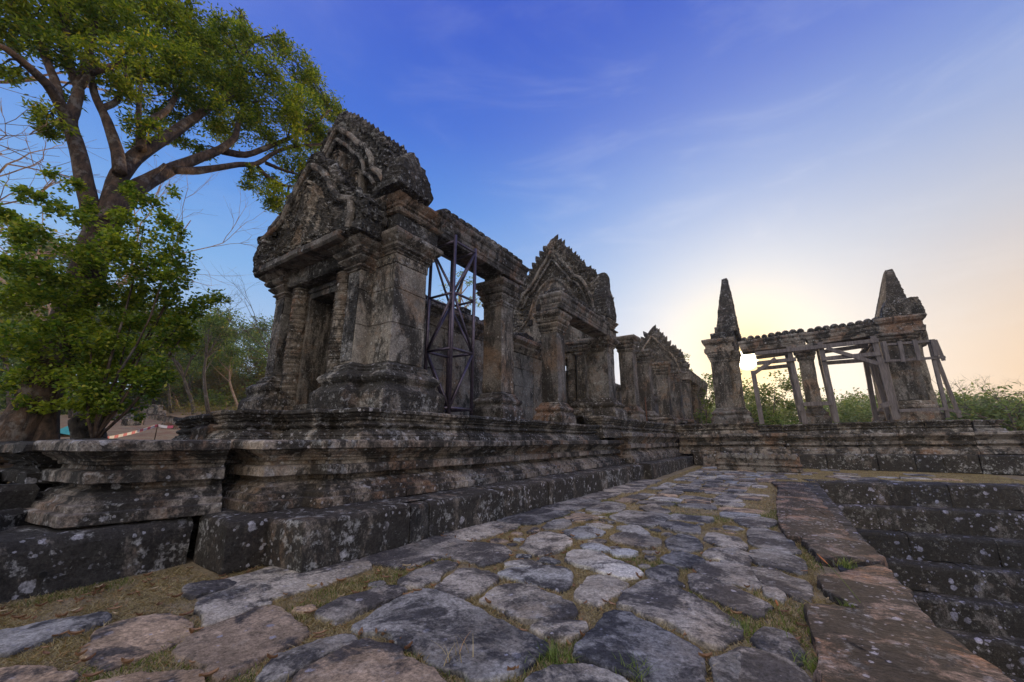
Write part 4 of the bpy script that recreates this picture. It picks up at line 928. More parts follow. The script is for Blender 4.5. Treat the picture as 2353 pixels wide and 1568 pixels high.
ST = [
 (c3, [(-160, 800), (0, 758), (200, 712), (400, 690), (600, 655), (640, 672), (560, 718), (380, 772), (150, 852), (-160, 920)], GRY, 'long low grey slab at the left edge with grass on both sides'),
 (c3, [(540, 800), (600, 740), (720, 690), (870, 660), (1000, 655), (1070, 690), (1110, 720), (1090, 775), (960, 842), (840, 882), (740, 930), (620, 975), (565, 940)], TAN, 'rounded tan flagstone left of the biggest tan one'),
 (c3, [(1045, 850), (1130, 780), (1300, 700), (1480, 622), (1600, 608), (1670, 640), (1780, 712), (1820, 762), (1760, 805), (1640, 862), (1500, 932), (1400, 992), (1280, 1022), (1210, 1002), (1180, 945), (1070, 900)], TAN, 'biggest smooth tan flagstone in the left foreground'),
 (c3, [(1160, 612), (1230, 560), (1340, 545), (1450, 560), (1560, 570), (1600, 598), (1500, 615), (1340, 682), (1215, 732), (1190, 680)], GRY, 'grey flagstone half under dry grass just behind the biggest tan one'),
 (c3, [(1100, 500), (1200, 470), (1340, 462), (1390, 480), (1280, 525), (1140, 560), (1110, 535)], DRK, 'small dark flag below the left corner of the base course'),
 (c4, [(-204, 800), (-60, 720), (60, 690), (200, 642), (300, 640), (325, 655), (240, 712), (100, 772), (-10, 822), (-80, 850), (-150, 830)], DRK, 'dark pitted wedge-shaped flagstone near the kerb slabs'),
 (c3, [(1505, 1030), (1650, 905), (1850, 822), (2020, 765), (2085, 790), (2050, 832), (1900, 902), (1780, 962), (1700, 1004), (1640, 1042), (1560, 1055)], GRY, 'long narrow flagstone between two big tan ones'),
 (c4, [(-290, 1150), (-150, 1060), (0, 978), (130, 950), (280, 1012), (400, 1092), (520, 1172), (600, 1250), (640, 1420), (-330, 1420)], TAN, 'large brown-tan flagstone cut by the bottom edge, left of centre'),
 (c3, [(-120, 975), (150, 962), (300, 962), (400, 985), (425, 1025), (400, 1080), (370, 1200), (-120, 1200)], TAN, 'pale tan flagstone in the bottom left corner'),
 (c3, [(500, 1110), (620, 1042), (850, 990), (1050, 972), (1140, 1012), (1195, 1080), (1210, 1220), (430, 1220)], TAN, 'tan flagstone cut by the bottom edge, second from the left'),
 (c4, [(30, 862), (150, 790), (300, 710), (430, 660), (500, 665), (640, 722), (850, 832), (1100, 942), (1155, 982), (1130, 1032), (1040, 1092), (920, 1152), (760, 1192), (600, 1132), (450, 1062), (380, 1002), (270, 932), (100, 908)], GRY, 'largest flagstone of all, grey-brown and pitted, centre foreground'),
 (c4, [(285, 610), (400, 550), (560, 500), (622, 515), (560, 552), (480, 612), (400, 642), (310, 635)], DRK, 'slim dark flagstone beside the kerb grass'),
 (c4, [(510, 645), (580, 590), (650, 540), (750, 540), (840, 570), (872, 602), (840, 632), (700, 692), (620, 702), (520, 665)], DRK, 'near-black rounded flagstone behind the largest one'),
 (c4, [(590, 465), (660, 420), (760, 392), (880, 405), (947, 440), (900, 482), (780, 522), (700, 492), (610, 484)], DRK, 'dark brown oval flagstone two rows behind the largest one'),
 (c4, [(1000, 415), (1080, 350), (1170, 328), (1270, 345), (1302, 382), (1240, 432), (1120, 472), (1060, 442)], GRY, 'rounded grey flagstone with bluish stain and domed top'),
 (c4, [(1250, 325), (1330, 300), (1400, 293), (1502, 330), (1440, 347), (1350, 364), (1270, 345)], PAL, 'pale grey oval flagstone left of the two broken ones'),
 (c4, [(910, 515), (990, 495), (1060, 500), (1115, 527), (1060, 533), (940, 532)], PAL, 'thin pale sliver of stone in dry grass, centre'),
 (c4, [(878, 558), (960, 540), (1120, 530), (1230, 535), (1275, 560), (1305, 602), (1260, 662), (1150, 642), (1000, 602), (900, 582)], PAL, 'long pale grey flagstone in the centre beside the thin sliver'),
 (c4, [(758, 725), (830, 670), (900, 630), (980, 620), (1060, 640), (1200, 702), (1290, 742), (1323, 792), (1260, 808), (1120, 832), (1020, 842), (960, 802), (860, 752)], GRY, 'smooth grey flagstone right behind the largest one'),
 (c4, [(1068, 885), (1170, 850), (1300, 842), (1372, 862), (1350, 902), (1280, 938), (1210, 938), (1130, 904)], GRY, 'small grey filler stone between the largest and the coarse dark flagstone'),
 (c4, [(1278, 460), (1340, 433), (1430, 445), (1560, 492), (1692, 545), (1692, 567), (1630, 598), (1500, 562), (1380, 522), (1290, 492)], PAL, 'long pale plank-shaped flagstone with a chipped left end'),
 (c4, [(1353, 402), (1430, 397), (1532, 432), (1480, 442), (1380, 424)], PAL, 'short whitish stone left of its twin, above the plank-shaped one'),
 (c4, [(1538, 438), (1640, 431), (1702, 447), (1650, 467), (1560, 462)], PAL, 'short whitish stone right of its twin, above the plank-shaped one'),
 (c4, [(1323, 695), (1390, 600), (1460, 580), (1540, 590), (1622, 632), (1600, 662), (1500, 712), (1460, 742), (1380, 722)], GRY, 'grey kite-shaped flagstone below the plank-shaped one'),
 (c4, [(1578, 745), (1640, 670), (1700, 620), (1760, 600), (1850, 620), (2000, 692), (2200, 792), (2303, 852), (2290, 922), (2250, 942), (2120, 982), (2000, 932), (1850, 852), (1700, 792), (1600, 762)], DRK, 'big slate-blue flagstone right of centre, behind the coarse dark one'),
 (c4, [(1348, 1005), (1430, 922), (1500, 812), (1560, 785), (1640, 800), (1750, 862), (1900, 932), (2032, 992), (2062, 1082), (2040, 1230), (1900, 1300), (1780, 1190), (1620, 1132), (1480, 1102), (1380, 1062)], DRK, 'coarse dark pebbly flagstone in the right-centre foreground'),
 (c4, [(1000, 1240), (1080, 1150), (1190, 1115), (1350, 1110), (1500, 1142), (1620, 1202), (1690, 1290), (1700, 1420), (940, 1420)], GRY, 'speckled grey flagstone cut by the bottom edge near the centre'),
 (c4, [(1748, 562), (1830, 515), (1900, 530), (1928, 562), (1910, 602), (1962, 637), (1900, 642), (1800, 602)], DRK, 'small dark flagstone left of the long diagonal one'),
 (c4, [(1838, 475), (1900, 437), (2000, 455), (2083, 490), (2060, 512), (1950, 532), (1850, 497)], DRK, 'five-sided dark flagstone above the small dark one'),
 (c4, [(1863, 385), (1940, 340), (2030, 350), (2053, 380), (2062, 430), (1980, 442), (1870, 424)], GRY, 'rounded blocky grey flagstone right of centre'),
 (c4, [(1533, 350), (1600, 328), (1700, 335), (1833, 380), (1820, 402), (1740, 420), (1640, 402), (1550, 377)], GRY, 'bluish lens-shaped flagstone near the middle of the court'),
 (c4, [(1563, 303), (1620, 288), (1700, 300), (1763, 342), (1720, 352), (1640, 327)], PAL, 'pale flat flagstone touching the lens-shaped one'),
 (c4, [(1983, 578), (2040, 568), (2150, 610), (2353, 692), (2460, 752), (2430, 802), (2353, 808), (2200, 742), (2080, 692), (2010, 642)], DRK, 'long diagonal blue-grey flagstone on the right of the court'),
 (c4, [(2008, 532), (2100, 500), (2250, 510), (2353, 540), (2460, 592), (2450, 622), (2353, 652), (2200, 622), (2080, 582)], DRK, 'wide dark flagstone behind the long diagonal one'),
 (c4, [(2058, 462), (2150, 420), (2300, 440), (2390, 470), (2350, 512), (2150, 490)], GRY, 'grey flagstone two rows behind the long diagonal one'),
 (c4, [(2083, 353), (2150, 330), (2250, 360), (2333, 402), (2320, 432), (2200, 422), (2100, 382)], GRY, 'thick ridged flagstone with a shadowed left edge'),
 (c4, [(1518, 244), (1640, 200), (1870, 225), (1883, 250), (1810, 282), (1760, 302), (1600, 272)], GRY, 'broad dull flagstone in the middle distance left of the ridged ones'),
 (c4, [(1828, 278), (1900, 262), (2030, 290), (2062, 312), (2050, 337), (1950, 332), (1840, 302)], DRK, 'low ridged flagstone beyond the rounded blocky one'),
 (c4, [(1383, 200), (1450, 165), (1520, 150), (1622, 175), (1600, 202), (1540, 214), (1400, 208)], GRY, 'grey flagstone beside the kerb in the middle distance'),
 (c4, [(1258, 243), (1330, 220), (1400, 225), (1462, 247), (1380, 267), (1290, 262)], TAN, 'pinkish brown flagstone beside the kerb grass'),
 (c4, [(1128, 303), (1200, 260), (1260, 250), (1303, 277), (1260, 302), (1160, 311)], GRY, 'small brownish-grey flagstone hard against the kerb grass'),
 (c4, [(1038, 328), (1090, 305), (1122, 317), (1080, 338)], TAN, 'tiny brown stone beside the kerb grass'),
 (c4, [(1388, 288), (1450, 277), (1543, 291), (1520, 304), (1430, 300)], PAL, 'thin pale strip of stone before the broad dull flagstone'),
 (c4, [(1698, 182), (1780, 167), (1893, 205), (1850, 222), (1760, 210)], GRY, 'small grey lens of stone in the middle distance'),
 (c4, [(2143, 1095), (2200, 1030), (2275, 1015), (2290, 1062), (2262, 1150), (2230, 1240), (2190, 1240), (2150, 1165)], GRY, 'narrow upright grey flagstone at the bottom, left of the broad one'),
 (c5, [(90, 1345), (200, 1350), (330, 1392), (450, 1442), (540, 1502), (620, 1600), (640, 1700), (60, 1700), (85, 1500)], DRK, 'broad dark flagstone cut by the bottom edge next to the kerb of the tank'),
 (c5, [(178, 1235), (300, 1200), (440, 1240), (492, 1302), (502, 1392), (460, 1422), (330, 1352), (200, 1292)], DRK, 'small dark flagstone under grass stems near the tank kerb'),
 (c5, [(238, 905), (330, 920), (392, 962), (370, 1002), (280, 962)], DRK, 'small triangular dark stone beside the grassy channel'),
 (c5, [(178, 785), (300, 790), (450, 842), (542, 872), (552, 932), (562, 982), (480, 992), (330, 922), (240, 872)], GRY, 'grey flagstone in the middle of the column beside the tank kerb'),
 (c5, [(168, 685), (230, 655), (400, 680), (500, 722), (542, 792), (520, 822), (400, 792), (220, 762), (188, 722)], GRY, 'blue-striped flagstone beside the tank kerb'),
 (c5, [(148, 535), (250, 510), (380, 560), (470, 622), (502, 682), (440, 692), (300, 662), (168, 622)], GRY, 'broad grey flagstone at the foot of the long kerb slab'),
 (c5, [(-20, 665), (100, 670), (150, 722), (162, 852), (120, 872), (-40, 850)], GRY, 'grey flagstone left of the narrow grass strip'),
 (c5, [(-30, 578), (90, 580), (142, 642), (130, 662), (-10, 645)], DRK, 'thin dark flagstone at the head of the narrow grass strip'),
 (c5, [(58, 455), (180, 445), (332, 465), (325, 507), (200, 517), (100, 492)], GRY, 'flat grey flagstone near the long kerb slab'),
]
FLAT = []
for i, (cv_, pts, mat, lab) in enumerate(ST):
    poly = [onp(*cv_(a, b), 2, .045)[:2] for a, b in pts]
    # make sure it winds counter-clockwise
    A2 = sum(p[0] * q[1] - q[0] * p[1] for p, q in zip(poly, poly[1:] + poly[:1]))
    if A2 < 0: poly = poly[::-1]
    flag(poly, mat, lab, 1000 + i * 5, m=96 if i < 28 else 56)
# kerb slabs between base course and court
kb = [(-5.3, 2.15, 1.45), (-4.6, 2.9, 0), (3.9, 0, 0)]
ks = [1.95, 3.6, 5.1, 6.6, 8.3, 10.2, 12.0, 14.2, 16.5]
klab = ['broad dark', 'long brown-grey', 'stained', 'greenish', 'narrow', 'cracked', 'pale-edged', 'last visible']
for i, (a, b) in enumerate(zip(ks, ks[1:])):
    x1 = -4.02 + .10 * math.sin(i * 2.3) - (.30 if i == 0 else 0); x0 = -5.3 if i == 0 else -4.86
    flag([(x0, a + .02), (x1, a + .03), (x1 + .03, (a + b) / 2), (x1, b - .02), (x0, b - .02)], (GRY, DRK)[i % 2], '%s kerb slab along the base course, number %d from the camera' % (klab[i], i + 1), 1400 + i, top=.03, m=80, group='kerb slabs along the base course', name='kerb_slab', cat='kerb slab', dome=.004)
# coping slabs along the tank
CP = [(c5, [(300, 212), (520, 218), (600, 300), (720, 430), (850, 588), (600, 574), (520, 598), (410, 592), (345, 440), (362, 250)], 'long pale-brown kerb slab at the far end of the tank edge'),
      (c5, [(528, 604), (640, 576), (862, 594), (962, 640), (1075, 745), (1000, 772), (880, 742), (650, 738), (575, 660)], 'reddish kerb slab with a grass tuft growing from its notch'),
      (c5, [(615, 865), (820, 832), (900, 792), (1085, 785), (1245, 990), (1378, 1160), (1200, 1128), (1000, 1084), (850, 1038), (710, 950)], 'warm brown kerb slab with dark wavy layers beside the tank'),
      (c5, [(556, 1045), (650, 1036), (850, 1076), (1100, 1112), (1392, 1186), (1570, 1300), (1990, 1650), (720, 1650), (640, 1350), (580, 1200)], 'largest orange-brown kerb slab, in the bottom right corner')]
for i, (cv_, pts, lab) in enumerate(CP):
    poly = [onp(*cv_(a, b), 2, .07)[:2] for a, b in pts]
    if i == 3:
        poly = [p for p in poly if p[1] > 3.0] + [np.array([1.05, 2.6]), np.array([.05, 2.6])]
        c_ = np.mean(poly, 0); poly = sorted(poly, key=lambda p: math.atan2(p[1] - c_[1], p[0] - c_[0]))
    A2 = sum(p[0] * q[1] - q[0] * p[1] for p, q in zip(poly, poly[1:] + poly[:1]))
    if A2 < 0: poly = poly[::-1]
    flag(poly, M['coping'], lab, 1500 + i * 3, top=.085, thick=.30, m=120, group='kerb slabs along the tank', name='kerb_slab', cat='kerb slab', dome=.01, zb=-.0, amp=.02)
# far paving, irregular cells
rf = np.random.default_rng(4); nfl = 0
for _ in range(4000):
    p = np.array([rf.uniform(-3.85, -.35), rf.uniform(1.3, 8.5)]); dm_ = min(np.linalg.norm(S - p, axis=1).min() for S in SHAPES)
    if dm_ < .13 or any(inpoly(p[:1], p[1:], S)[0] for S in SHAPES): continue
    R_s = min(dm_ - .035, .34); th_ = np.sort(rf.uniform(0, 2 * np.pi, 8)) if False else np.linspace(0, 2 * np.pi, 8, endpoint=False) + rf.uniform(-.25, .25, 8)
    flag([(p[0] + math.cos(t_) * R_s * q_, p[1] + math.sin(t_) * R_s * q_) for t_, q_ in zip(th_, rf.uniform(.75, 1.08, 8))], PV[int(rf.choice([1, 1, 2, 3, 0]))], 'small filler stone between the larger flagstones of the near court', 1600 + nfl, top=.02, m=36, group='small filler stones of the near court', grow=0); nfl += 1
    if nfl > 45: break
rnd = random.Random(5); y = 8.6; traced = list(SHAPES); nf = 0
while y < 25.0:
    hy = rnd.uniform(.55, .95) * (1 + (y - 8) * .02); x = -3.75 if y < 24 else -3.6
    while x < (-.55 if y < 19.5 else 4.5):
        wx_ = rnd.uniform(.45, .95); 
        if y > 19.5 and x > -.2 and rnd.random() < .55: x += wx_; continue
        g_ = .055; j = lambda: rnd.uniform(-.07, .07)
        x0, x1, y0, y1 = x + g_, x + wx_ - g_, y + g_, y + hy - g_
        poly = [(x0 + j(), y0 + j()), ((x0 + x1) / 2, y0 + j() * .6), (x1 + j(), y0 + j()), (x1 + j() * .5, (y0 + y1) / 2), (x1 + j(), y1 + j()), ((x0 + x1) / 2 + j(), y1), (x0 + j(), y1 + j()), (x0 + j() * .5, (y0 + y1) / 2)]
        cx_, cy_ = (x0 + x1) / 2, (y0 + y1) / 2
        hit = any(inpoly(np.array([cx_, x0 + .1, x1 - .1, cx_, cx_]), np.array([cy_, cy_, cy_, y0 + .1, y1 - .1]), S).any() for S in traced)
        if not hit and rnd.random() < .90 and x1 < (-.42 if y < 18.4 else 9):
            flag(poly, PV[rnd.choice((1, 1, 1, 2, 3, 0))], 'small worn flagstone in the far half of the court, sunk in short dry grass', 2000 + nf, top=rnd.uniform(.012, .035), m=28, group='small flagstones in the far half of the court', dome=.01, edge=.7); nf += 1
        x += wx_
    y += hy

# ================================================================== grass, litter
def build_np(name, V, F, mat, smooth=False):
    me = bpy.data.meshes.new(name); n = len(V); k = F.shape[1]
    me.vertices.add(n); me.vertices.foreach_set('co', np.asarray(V, np.float32).ravel())
    me.loops.add(F.size); me.loops.foreach_set('vertex_index', F.astype(np.int32).ravel())
    me.polygons.add(len(F)); me.polygons.foreach_set('loop_start', np.arange(0, F.size, k, dtype=np.int32)); me.polygons.foreach_set('loop_total', np.full(len(F), k, np.int32))
    me.materials.append(mat); me.update(calc_edges=True); me.validate()
    o = bpy.data.objects.new(name, me); COL.objects.link(o); return o
rg = np.random.default_rng(7)
def sample_joints(n, x0, x1, y0, y1, pw=1.0):
    x = rg.uniform(x0, x1, n); y = y0 + (y1 - y0) * rg.uniform(0, 1, n) ** pw
    ok = np.ones(n, bool)
    for S in SHAPES:
        lo, hi = S.min(0), S.max(0); m_ = ok & (x > lo[0]) & (x < hi[0]) & (y > lo[1]) & (y < hi[1])
        if m_.any(): idx = np.where(m_)[0]; c_ = S.mean(0); ok[idx[inpoly(x[idx], y[idx], c_ + (S - c_) * .94)]] = False
    ok &= ~((x > -.30) & (y > 8) & (y < 18.6)) & ~((x < -4.80) & (y > 2.82)) & ~((x < -5.52) & (y > 2.28)) & ~(x < -6.36)
    return x[ok], y[ok]
def blades(x, y, z, h, wdt, lean, mat, name, label, kind='stuff', cat='grass'):
    n = len(x); a = rg.uniform(0, 2 * np.pi, n); b = rg.uniform(0, 2 * np.pi, n); hh = h * rg.uniform(.5, 1.3, n); ll = lean * rg.uniform(.3, 1.3, n) * hh / h
    B = np.stack([x, y, z], 1); s_ = np.stack([np.cos(a), np.sin(a), 0 * a], 1) * (wdt / 2); D = np.stack([np.cos(b) * ll, np.sin(b) * ll, hh], 1)
    V = np.stack([B - s_, B + s_, B + D * [.45, .45, .6] + s_ * .7, B + D, B + D * [.45, .45, .6] - s_ * .7], 1).reshape(-1, 3)
    o = np.arange(n)[:, None] * 5; F = o + np.array([[0, 1, 2, 3, 4]])
    return tag(build_np(name, V, F, mat), label, cat, kind=kind)
x, y = sample_joints(330000, -6.35, .1, .3, 9.0, 1.35); blades(x, y, hgt(x, y) - .01, .024, .006, .06, M['grass'], 'dry_grass', 'short straw-coloured grass in the joints of the near paving')
x, y = sample_joints(160000, -4.1, 7.0, 8.0, 26.0); blades(x, y, hgt(x, y) - .01, .028, .015, .07, M['grass'], 'far_dry_grass', 'short dry grass between the far flagstones and before the right platform')
x, y = sample_joints(90000, -6.35, .3, .3, 11.0, 1.3)
gm = vn(np.stack([x, y, 0 * x], 1), 1.3, 77) + 0.55 * ((x > -4.15) & (x < -3.6)) + .5 * ((x > -.45) & (x < .2)) > .42
x, y = x[gm], y[gm]; blades(x, y, hgt(x, y) - .01, .042, .007, .03, M['green_grass'], 'green_grass', 'patches of short green grass along the kerbs')
x, y = sample_joints(90000, -6.35, .15, .5, 8.0, 1.2); tm = vn(np.stack([x, y, 0 * x], 1), 3.1, 31) + .6 * vn(np.stack([x, y, 0 * x], 1), 9.0, 33) > .25
x, y = x[tm], y[tm]; blades(x, y, hgt(x, y) - .01, .050, .006, .075, M['grass'], 'long_dry_grass', 'longer straw blades flopping over the edges of the near stones')
# taller tufts
def tuft(u, v, n, h, spread, lab, zv=.05, mat='green_grass'):
    p = onp(u, v, 2, zv); x = p[0] + rg.normal(0, spread, n); y = p[1] + rg.normal(0, spread, n)
    k = 5; N = n; a = rg.uniform(0, 2 * np.pi, N); L = h * rg.uniform(.5, 1.2, N); V = []; F = []
    for i in range(N):
        dx, dy = math.cos(a[i]), math.sin(a[i]); sx_, sy_ = -dy * .004, dx * .004; le = L[i] * rg.uniform(.4, 1.0)
        for j in range(k):
            t_ = j / (k - 1); px, py, pz = x[i] + dx * le * t_ ** 1.6, y[i] + dy * le * t_ ** 1.6, zv - .03 + L[i] * (t_ - .35 * t_ * t_)
            q = 1 - t_ * .85; V += [(px - sx_ * q, py - sy_ * q, pz), (px + sx_ * q, py + sy_ * q, pz)]
        o = i * k * 2; F += [(o + 2 * j, o + 2 * j + 1, o + 2 * j + 3, o + 2 * j + 2) for j in range(k - 1)]
    mb = MB(); mb.add(V, F); o = mb.build('grass_tuft', M[mat]); tag(o, lab, 'grass tuft', 'taller grass tufts')
for u, v, n, h, sp, lab, zv in [(1272, 1510, 130, .10, .07, 'bushy green tuft between the largest flagstone and the coarse dark one', .03), (1460, 1545, 50, .13, .05, 'grass tuft at the lower edge of the coarse dark flagstone', .03), (1945, 1298, 60, .16, .04, 'spiky grass tuft in the notch of the reddish kerb slab', .1),
                            (1700, 1440, 60, .11, .06, 'grass tuft at the right end of the slate-blue flagstone', .03), (1870, 1530, 70, .12, .05, 'tall grass tuft beside the largest kerb slab near the bottom', .03), (1950, 1390, 30, .10, .03, 'small tuft lying over the corner of the largest kerb slab', .09), (1040, 1520, 14, .20, .05, 'sparse dry stalks rising from the joint below the largest flagstone', .03)]:
    tuft(u, v, n, h, sp, lab, zv, 'grass' if 'dry' in lab else 'green_grass')
# feathery orange seed heads
for i, (pts, lab) in enumerate([([(950, 1075), (870, 1020), (720, 880), (680, 800), (620, 700)], 'orange-tipped grass stalk leaning over the brown kerb slab'), ([(430, 1290), (405, 1200), (380, 1120), (340, 1010)], 'orange-tipped grass stalk standing in the dry channel near the tank kerb')]):
    base_ = onp(*c5(*pts[0]), 2, .03); top_ = atd(*c5(*pts[-1]), math.hypot(base_[0], base_[1]) * 1.03); P_ = [base_ + (top_ - base_) * t_ + np.array([0, 0, .03 * math.sin(t_ * 3.1)]) for t_ in np.linspace(0, 1, 9)]
    T = thing('grass_stalk', tuple(base_), lab, 'grass stalk'); mb = MB(); tube(mb, P_, [.0025] * 9, 5); st_ = mb.build('stem', M['green_grass'], T)
    mb = MB(); tube(mb, [P_[6], P_[7], P_[8]], [.004, .008, .002], 6); mb.build('seed_head', simple('orange_seed', (.45, .16, .06), .9), st_, amp=.003)
# fallen leaves: individuals large, near the camera; each is a curled blade
x, y = sample_joints(1500, -6.2, .2, .8, 6.5, 1.2); n = 280; x, y = x[:n], y[:n]; V = []; F = []
for i in range(len(x)):
    a = rg.uniform(0, 6.28); L = rg.uniform(.025, .055); W_ = L * .32; c_, s_ = math.cos(a), math.sin(a); cu = rg.uniform(.006, .02); tz = rg.uniform(.012, .035); o = len(V)
    for j in range(5):
        t_ = j / 4 - .5; wd = W_ * (1 - (2 * t_) ** 2) + .001
        for sd in (-1, 0, 1): lx, ly = t_ * 2 * L, sd * wd; V.append((x[i] + lx * c_ - ly * s_, y[i] + lx * s_ + ly * c_, gz(x[i], y[i]) + tz + cu * abs(sd) + cu * (2 * t_) ** 2))
    F += [(o + j * 3 + q, o + j * 3 + q + 1, o + j * 3 + q + 4, o + j * 3 + q + 3) for j in range(4) for q in (0, 1)]
mb = MB(); mb.add(V, F); tag(mb.build('leaf_litter', M['dead_leaf']), 'curled brown fallen leaves scattered over the near grass', 'fallen leaves', kind='stuff')

# ================================================================== trees
def leaves(name, clumps, L, Wd, dens, mat, parent, seed, flat=.0, shell=.45):
    """clumps: (x,y,z,r). Every clump is a cloud of leaf blades, denser toward its shell, broken up by noise"""
    r_ = np.random.default_rng(seed); Vs = []
    for (cx, cy, cz, r) in clumps:
        n = int(dens * r * r * (1.0 if r > .3 else 1.3)); 
        if n < 1: continue
        d_ = r_.normal(0, 1, (n, 3)); d_ /= np.linalg.norm(d_, axis=1, keepdims=True); rad = r * (shell + (1 - shell) * r_.uniform(0, 1, n) ** .6) * (1 + .25 * r_.normal(0, 1, n).clip(-1.4, 1.6))
        P_ = np.array([cx, cy, cz]) + d_ * rad[:, None] * [1, 1, .72]
        m_ = vn(P_, 1.1 / r, seed) + .5 * vn(P_, 3.2 / r, seed + 2) > -.10 + r_.normal(0, .15, n)
        Vs.append(P_[m_])
    P_ = np.concatenate(Vs); n = len(P_)
    ax = r_.normal(0, 1, (n, 3)); ax[:, 2] *= .55; ax[:, 2] -= .15; ax /= np.linalg.norm(ax, axis=1, keepdims=True)
    s_ = np.cross(ax, r_.normal(0, .5, (n, 3)) + [0, 0, 1.0]); s_ /= np.linalg.norm(s_, axis=1, keepdims=True) + 1e-9
    l_ = (L * r_.uniform(.6, 1.25, n))[:, None]; w_ = (Wd * r_.uniform(.7, 1.2, n))[:, None] * .5
    V = np.stack([P_, P_ + ax * l_ * .45 + s_ * w_, P_ + ax * l_, P_ + ax * l_ * .45 - s_ * w_], 1).reshape(-1, 3)
    F = np.arange(n * 4).reshape(-1, 4)
    o = build_np(name, V, F, mat)
    if parent: o.parent = parent; o.matrix_parent_inverse = parent.matrix_world.inverted()
    return o
def limb(mb, pts, r0, r1, k=8, wob=.0, seed=0):
    P_ = [np.array(p, float) for p in pts]; Q = []
    for a, b in zip(P_, P_[1:]): Q += [a, a * .67 + b * .33, a * .33 + b * .67]
    Q.append(P_[-1]); Q = np.array(Q)
    if wob: Q[1:] += vn3(Q, .9, seed)[1:] * wob
    for _ in range(1): Q[1:-1] = Q[1:-1] * .5 + (Q[:-2] + Q[2:]) * .25
    rs = np.linspace(r0, r1, len(Q)); tube(mb, Q, rs, k); return Q
# --- the big tree
TR = thing('large_tree', tuple(atd(55, 1015, 11.2)), 'big old leaning tree with spreading lichened limbs over the left of the ruins', 'tree')
def D(u, v, dd): return atd(u, v, dd)
def camz(P_): return float(np.dot(np.asarray(P_) - np.array([0, 0, CAM_H]), FWD))
px = lambda wpx, P_: wpx * camz(P_) / 915 / 2 * .92
mb = MB(); sk = []
def br(pts, w0, w1, d0, d1, k=10, rec=True):
    n = len(pts); ds = np.linspace(d0, d1, n); P_ = [D(u, v, dd) for (u, v), dd in zip(pts, ds)]
    Q = limb(mb, P_, px(w0, P_[0]), px(w1, P_[-1]), k); 
    if rec: sk.extend([q for q in Q[2:]])
    return Q
br([(5, 1060), (40, 1000), (95, 900), (140, 790), (180, 690), (205, 620), (222, 560), (235, 520)], 92, 62, 11.2, 11.5, 16, False)
br([(95, 1060), (105, 985), (125, 900), (150, 800)], 56, 26, 11.0, 11.4, 12, False)
br([(-30, 1060), (20, 1000), (75, 900), (130, 800)], 56, 30, 11.6, 11.4, 12, False)
mb.build('trunk', M['bark'], TR, amp=.03, seed=5, smooth=True)
mb = MB()
br([(225, 560), (208, 490), (195, 420), (178, 340), (158, 285), (172, 240), (182, 205), (172, 180), (155, 130), (150, 70), (160, -20)], 42, 10, 11.5, 12.6)
br([(162, 295), (140, 240), (110, 195), (60, 150), (10, 110), (-40, 90)], 30, 10, 11.9, 11.0)
br([(135, 230), (125, 180), (100, 120), (80, 80), (40, 40)], 22, 8, 11.9, 12.6)
br([(180, 190), (200, 150), (210, 90), (225, 20), (240, -40)], 20, 9, 12.2, 12.8)
br([(185, 200), (210, 165), (250, 158), (275, 140), (280, 110)], 16, 7, 12.1, 11.8)
br([(240, 520), (258, 460), (272, 405), (308, 362), (359, 328), (403, 301), (444, 273), (496, 236), (530, 222), (547, 190), (550, 130), (590, 90)], 50, 5, 11.5, 14.0)
br([(275, 400), (270, 350), (252, 295), (240, 262), (215, 215), (205, 150)], 30, 12, 11.6, 12.4)
br([(232, 250), (270, 235), (290, 180), (300, 100)], 16, 8, 12.1, 13.0)
br([(325, 345), (322, 300), (345, 275), (385, 255), (410, 210), (430, 150)], 22, 8, 11.9, 12.9)
br([(322, 310), (318, 270), (320, 230), (330, 150)], 16, 6, 12.0, 12.5)
br([(245, 530), (267, 478), (308, 434), (359, 407), (400, 386), (444, 369), (506, 345), (540, 321), (547, 288), (560, 240)], 52, 8, 11.5, 13.6)
br([(395, 390), (440, 393), (478, 390), (547, 378), (588, 380), (632, 350), (677, 335), (752, 332), (800, 300)], 22, 4, 12.3, 14.4)
br([(510, 347), (564, 359), (615, 340), (660, 320), (720, 290), (760, 250)], 18, 6, 13.2, 14.2)
br([(590, 383), (615, 408), (650, 427), (690, 430)], 11, 4, 13.5, 13.9)
br([(610, 375), (660, 395), (705, 405)], 9, 4, 13.6, 14.2)
br([(345, 412), (365, 390), (379, 378)], 12, 8, 12.0, 12.0, rec=False)
mb.build('limbs', M['bark'], TR, amp=.012, seed=9, smooth=True)
UP = [(20, 20, 60), (90, 30, 70), (170, 30, 75), (250, 30, 75), (330, 40, 70), (400, 60, 60), (460, 62, 56), (530, 85, 52), (585, 112, 46), (300, 0, 60), (380, 15, 50), (60, 90, 45), (120, 110, 55), (200, 110, 60), (280, 130, 65), (350, 130, 65), (430, 145, 65), (510, 160, 65),
      (590, 180, 52), (655, 135, 32), (690, 150, 38), (715, 195, 36), (250, 195, 55), (320, 210, 55), (400, 210, 55), (480, 235, 55), (560, 240, 58), (635, 235, 52), (700, 250, 46), (755, 250, 38), (780, 268, 22), (110, 265, 36), (135, 300, 30), (160, 230, 26), (320, 290, 36), (395, 275, 36), (420, 315, 34), (330, 340, 22),
      (505, 300, 40), (580, 300, 44), (650, 295, 46), (715, 305, 42), (755, 310, 28), (470, 355, 20), (660, 360, 40), (705, 365, 34), (600, 425, 34), (580, 400, 20), (640, 450, 36), (660, 480, 20), (625, 470, 22), (690, 420, 30), (715, 395, 22), (30, 170, 26), (550, 35, 14), (640, 85, 16)]
cl = []; rr = random.Random(3)
